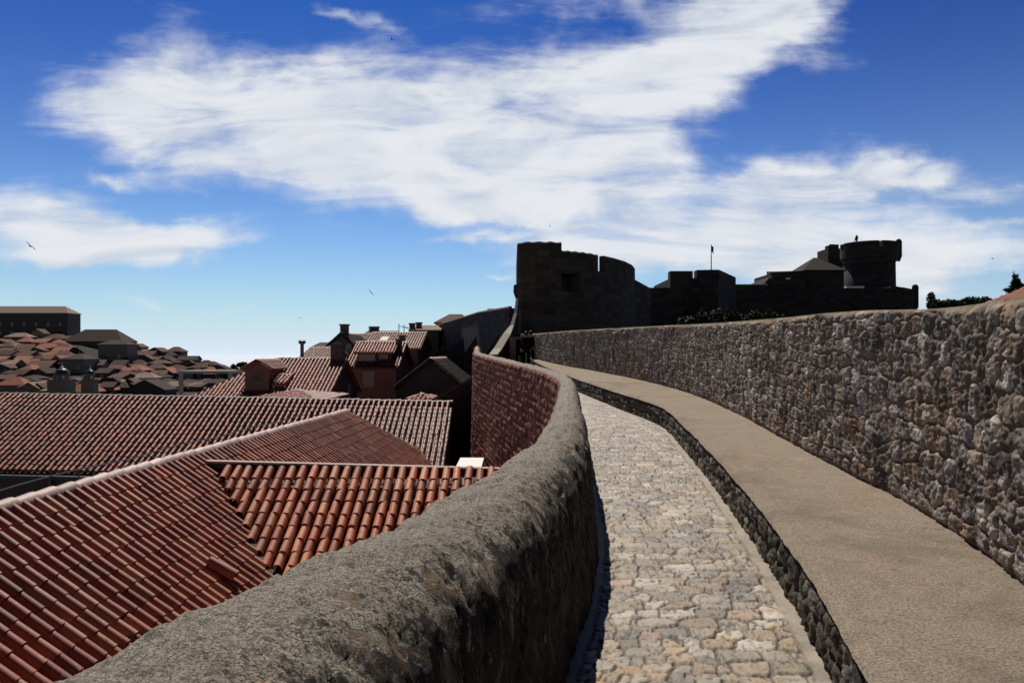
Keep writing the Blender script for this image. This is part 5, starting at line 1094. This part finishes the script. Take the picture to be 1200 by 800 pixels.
nn = t.math('ADD', t.math('ADD', t.math('MULTIPLY', t.math('SUBTRACT', n1, .5), 1.0), t.math('MULTIPLY', t.math('SUBTRACT', n2, .5), .75)), t.math('ADD', t.math('MULTIPLY', t.math('SUBTRACT', n3, .5), .60), t.math('MULTIPLY', t.math('SUBTRACT', n4, .5), .44)))
tc1 = t.math('MINIMUM', tot, 1.1)
den = t.ramp(t.math('ADD', tc1, t.math('MULTIPLY', nn, t.math('MULTIPLY_ADD', tc1, .65, .80))), .17, 1.20)
front = t.ramp(sx.outputs[1], .12, .3)
# thin scattered cirrus elsewhere in the sky
back = t.math('MULTIPLY', t.ramp(t.noise(tc.outputs['Generated'], 3.0, 7, .6, .6), .6, .85), .25)
den = t.math('ADD', t.math('MULTIPLY', den, front), t.math('MULTIPLY', back, t.math('SUBTRACT', 1., front)), clamp=True)
# deep blue
hs = t.new('ShaderNodeHueSaturation'); hs.inputs['Saturation'].default_value = 1.12; hs.inputs['Hue'].default_value = .506; t.l.new(sky.outputs[0], hs.inputs['Color'])
gm = t.mix(1., hs.outputs[0], (STR,) * 3, 'MULTIPLY')
ga = t.new('ShaderNodeGamma'); ga.inputs['Gamma'].default_value = 1.62; t.l.new(gm, ga.inputs['Color'])
gm = t.mix(1., ga.outputs[0], (1 / STR, 1 / STR, 1 / STR), 'MULTIPLY')
gm = t.mix(1., gm, t.mix(t.ramp(sx.outputs[2], .06, .46), (.36, 1.05, 1.42), (.13, .60, 1.12)), 'MULTIPLY')
gm = t.mix(1., gm, t.mix(t.ramp(sx.outputs[1], -.35, .35), (.24, .24, .24), (1., 1., 1.)), 'MULTIPLY')  # unseen sky behind the camera dimmed to cut fill light
gm = t.mix(1., gm, t.mix(t.ramp(sx.outputs[2], .45, .95), (1., 1., 1.), (.42, .42, .42)), 'MULTIPLY')  # unseen zenith dimmed as well, added to blacken the shadows
hz = t.math('POWER', 2.718, t.math('MULTIPLY', t.math('ABSOLUTE', sx.outputs[2]), -9.))
gm = t.mix(t.math('MULTIPLY', hz, 1.), gm, (.72 / STR, .83 / STR, .95 / STR))
cc = t.mix(t.ramp(n2, .3, .62), (.60 / STR, .66 / STR, .74 / STR), (.80 / STR, .82 / STR, .86 / STR))
fin = t.mix(t.math('MULTIPLY', den, .98), gm, cc); t.l.new(fin, bg.inputs['Color'])
try: wd_.cycles.sampling_method = 'MANUAL'; wd_.cycles.sample_map_resolution = 512
except Exception: pass
SC.view_settings.view_transform = 'Standard'; SC.view_settings.look = 'None'; SC.view_settings.gamma = 1; SC.view_settings.exposure = 0.; SC.view_settings.use_curve_mapping = False

for o in COL.objects:
    if o.parent is None and 'category' in o and 'kind' not in o: o['kind'] = 'thing'
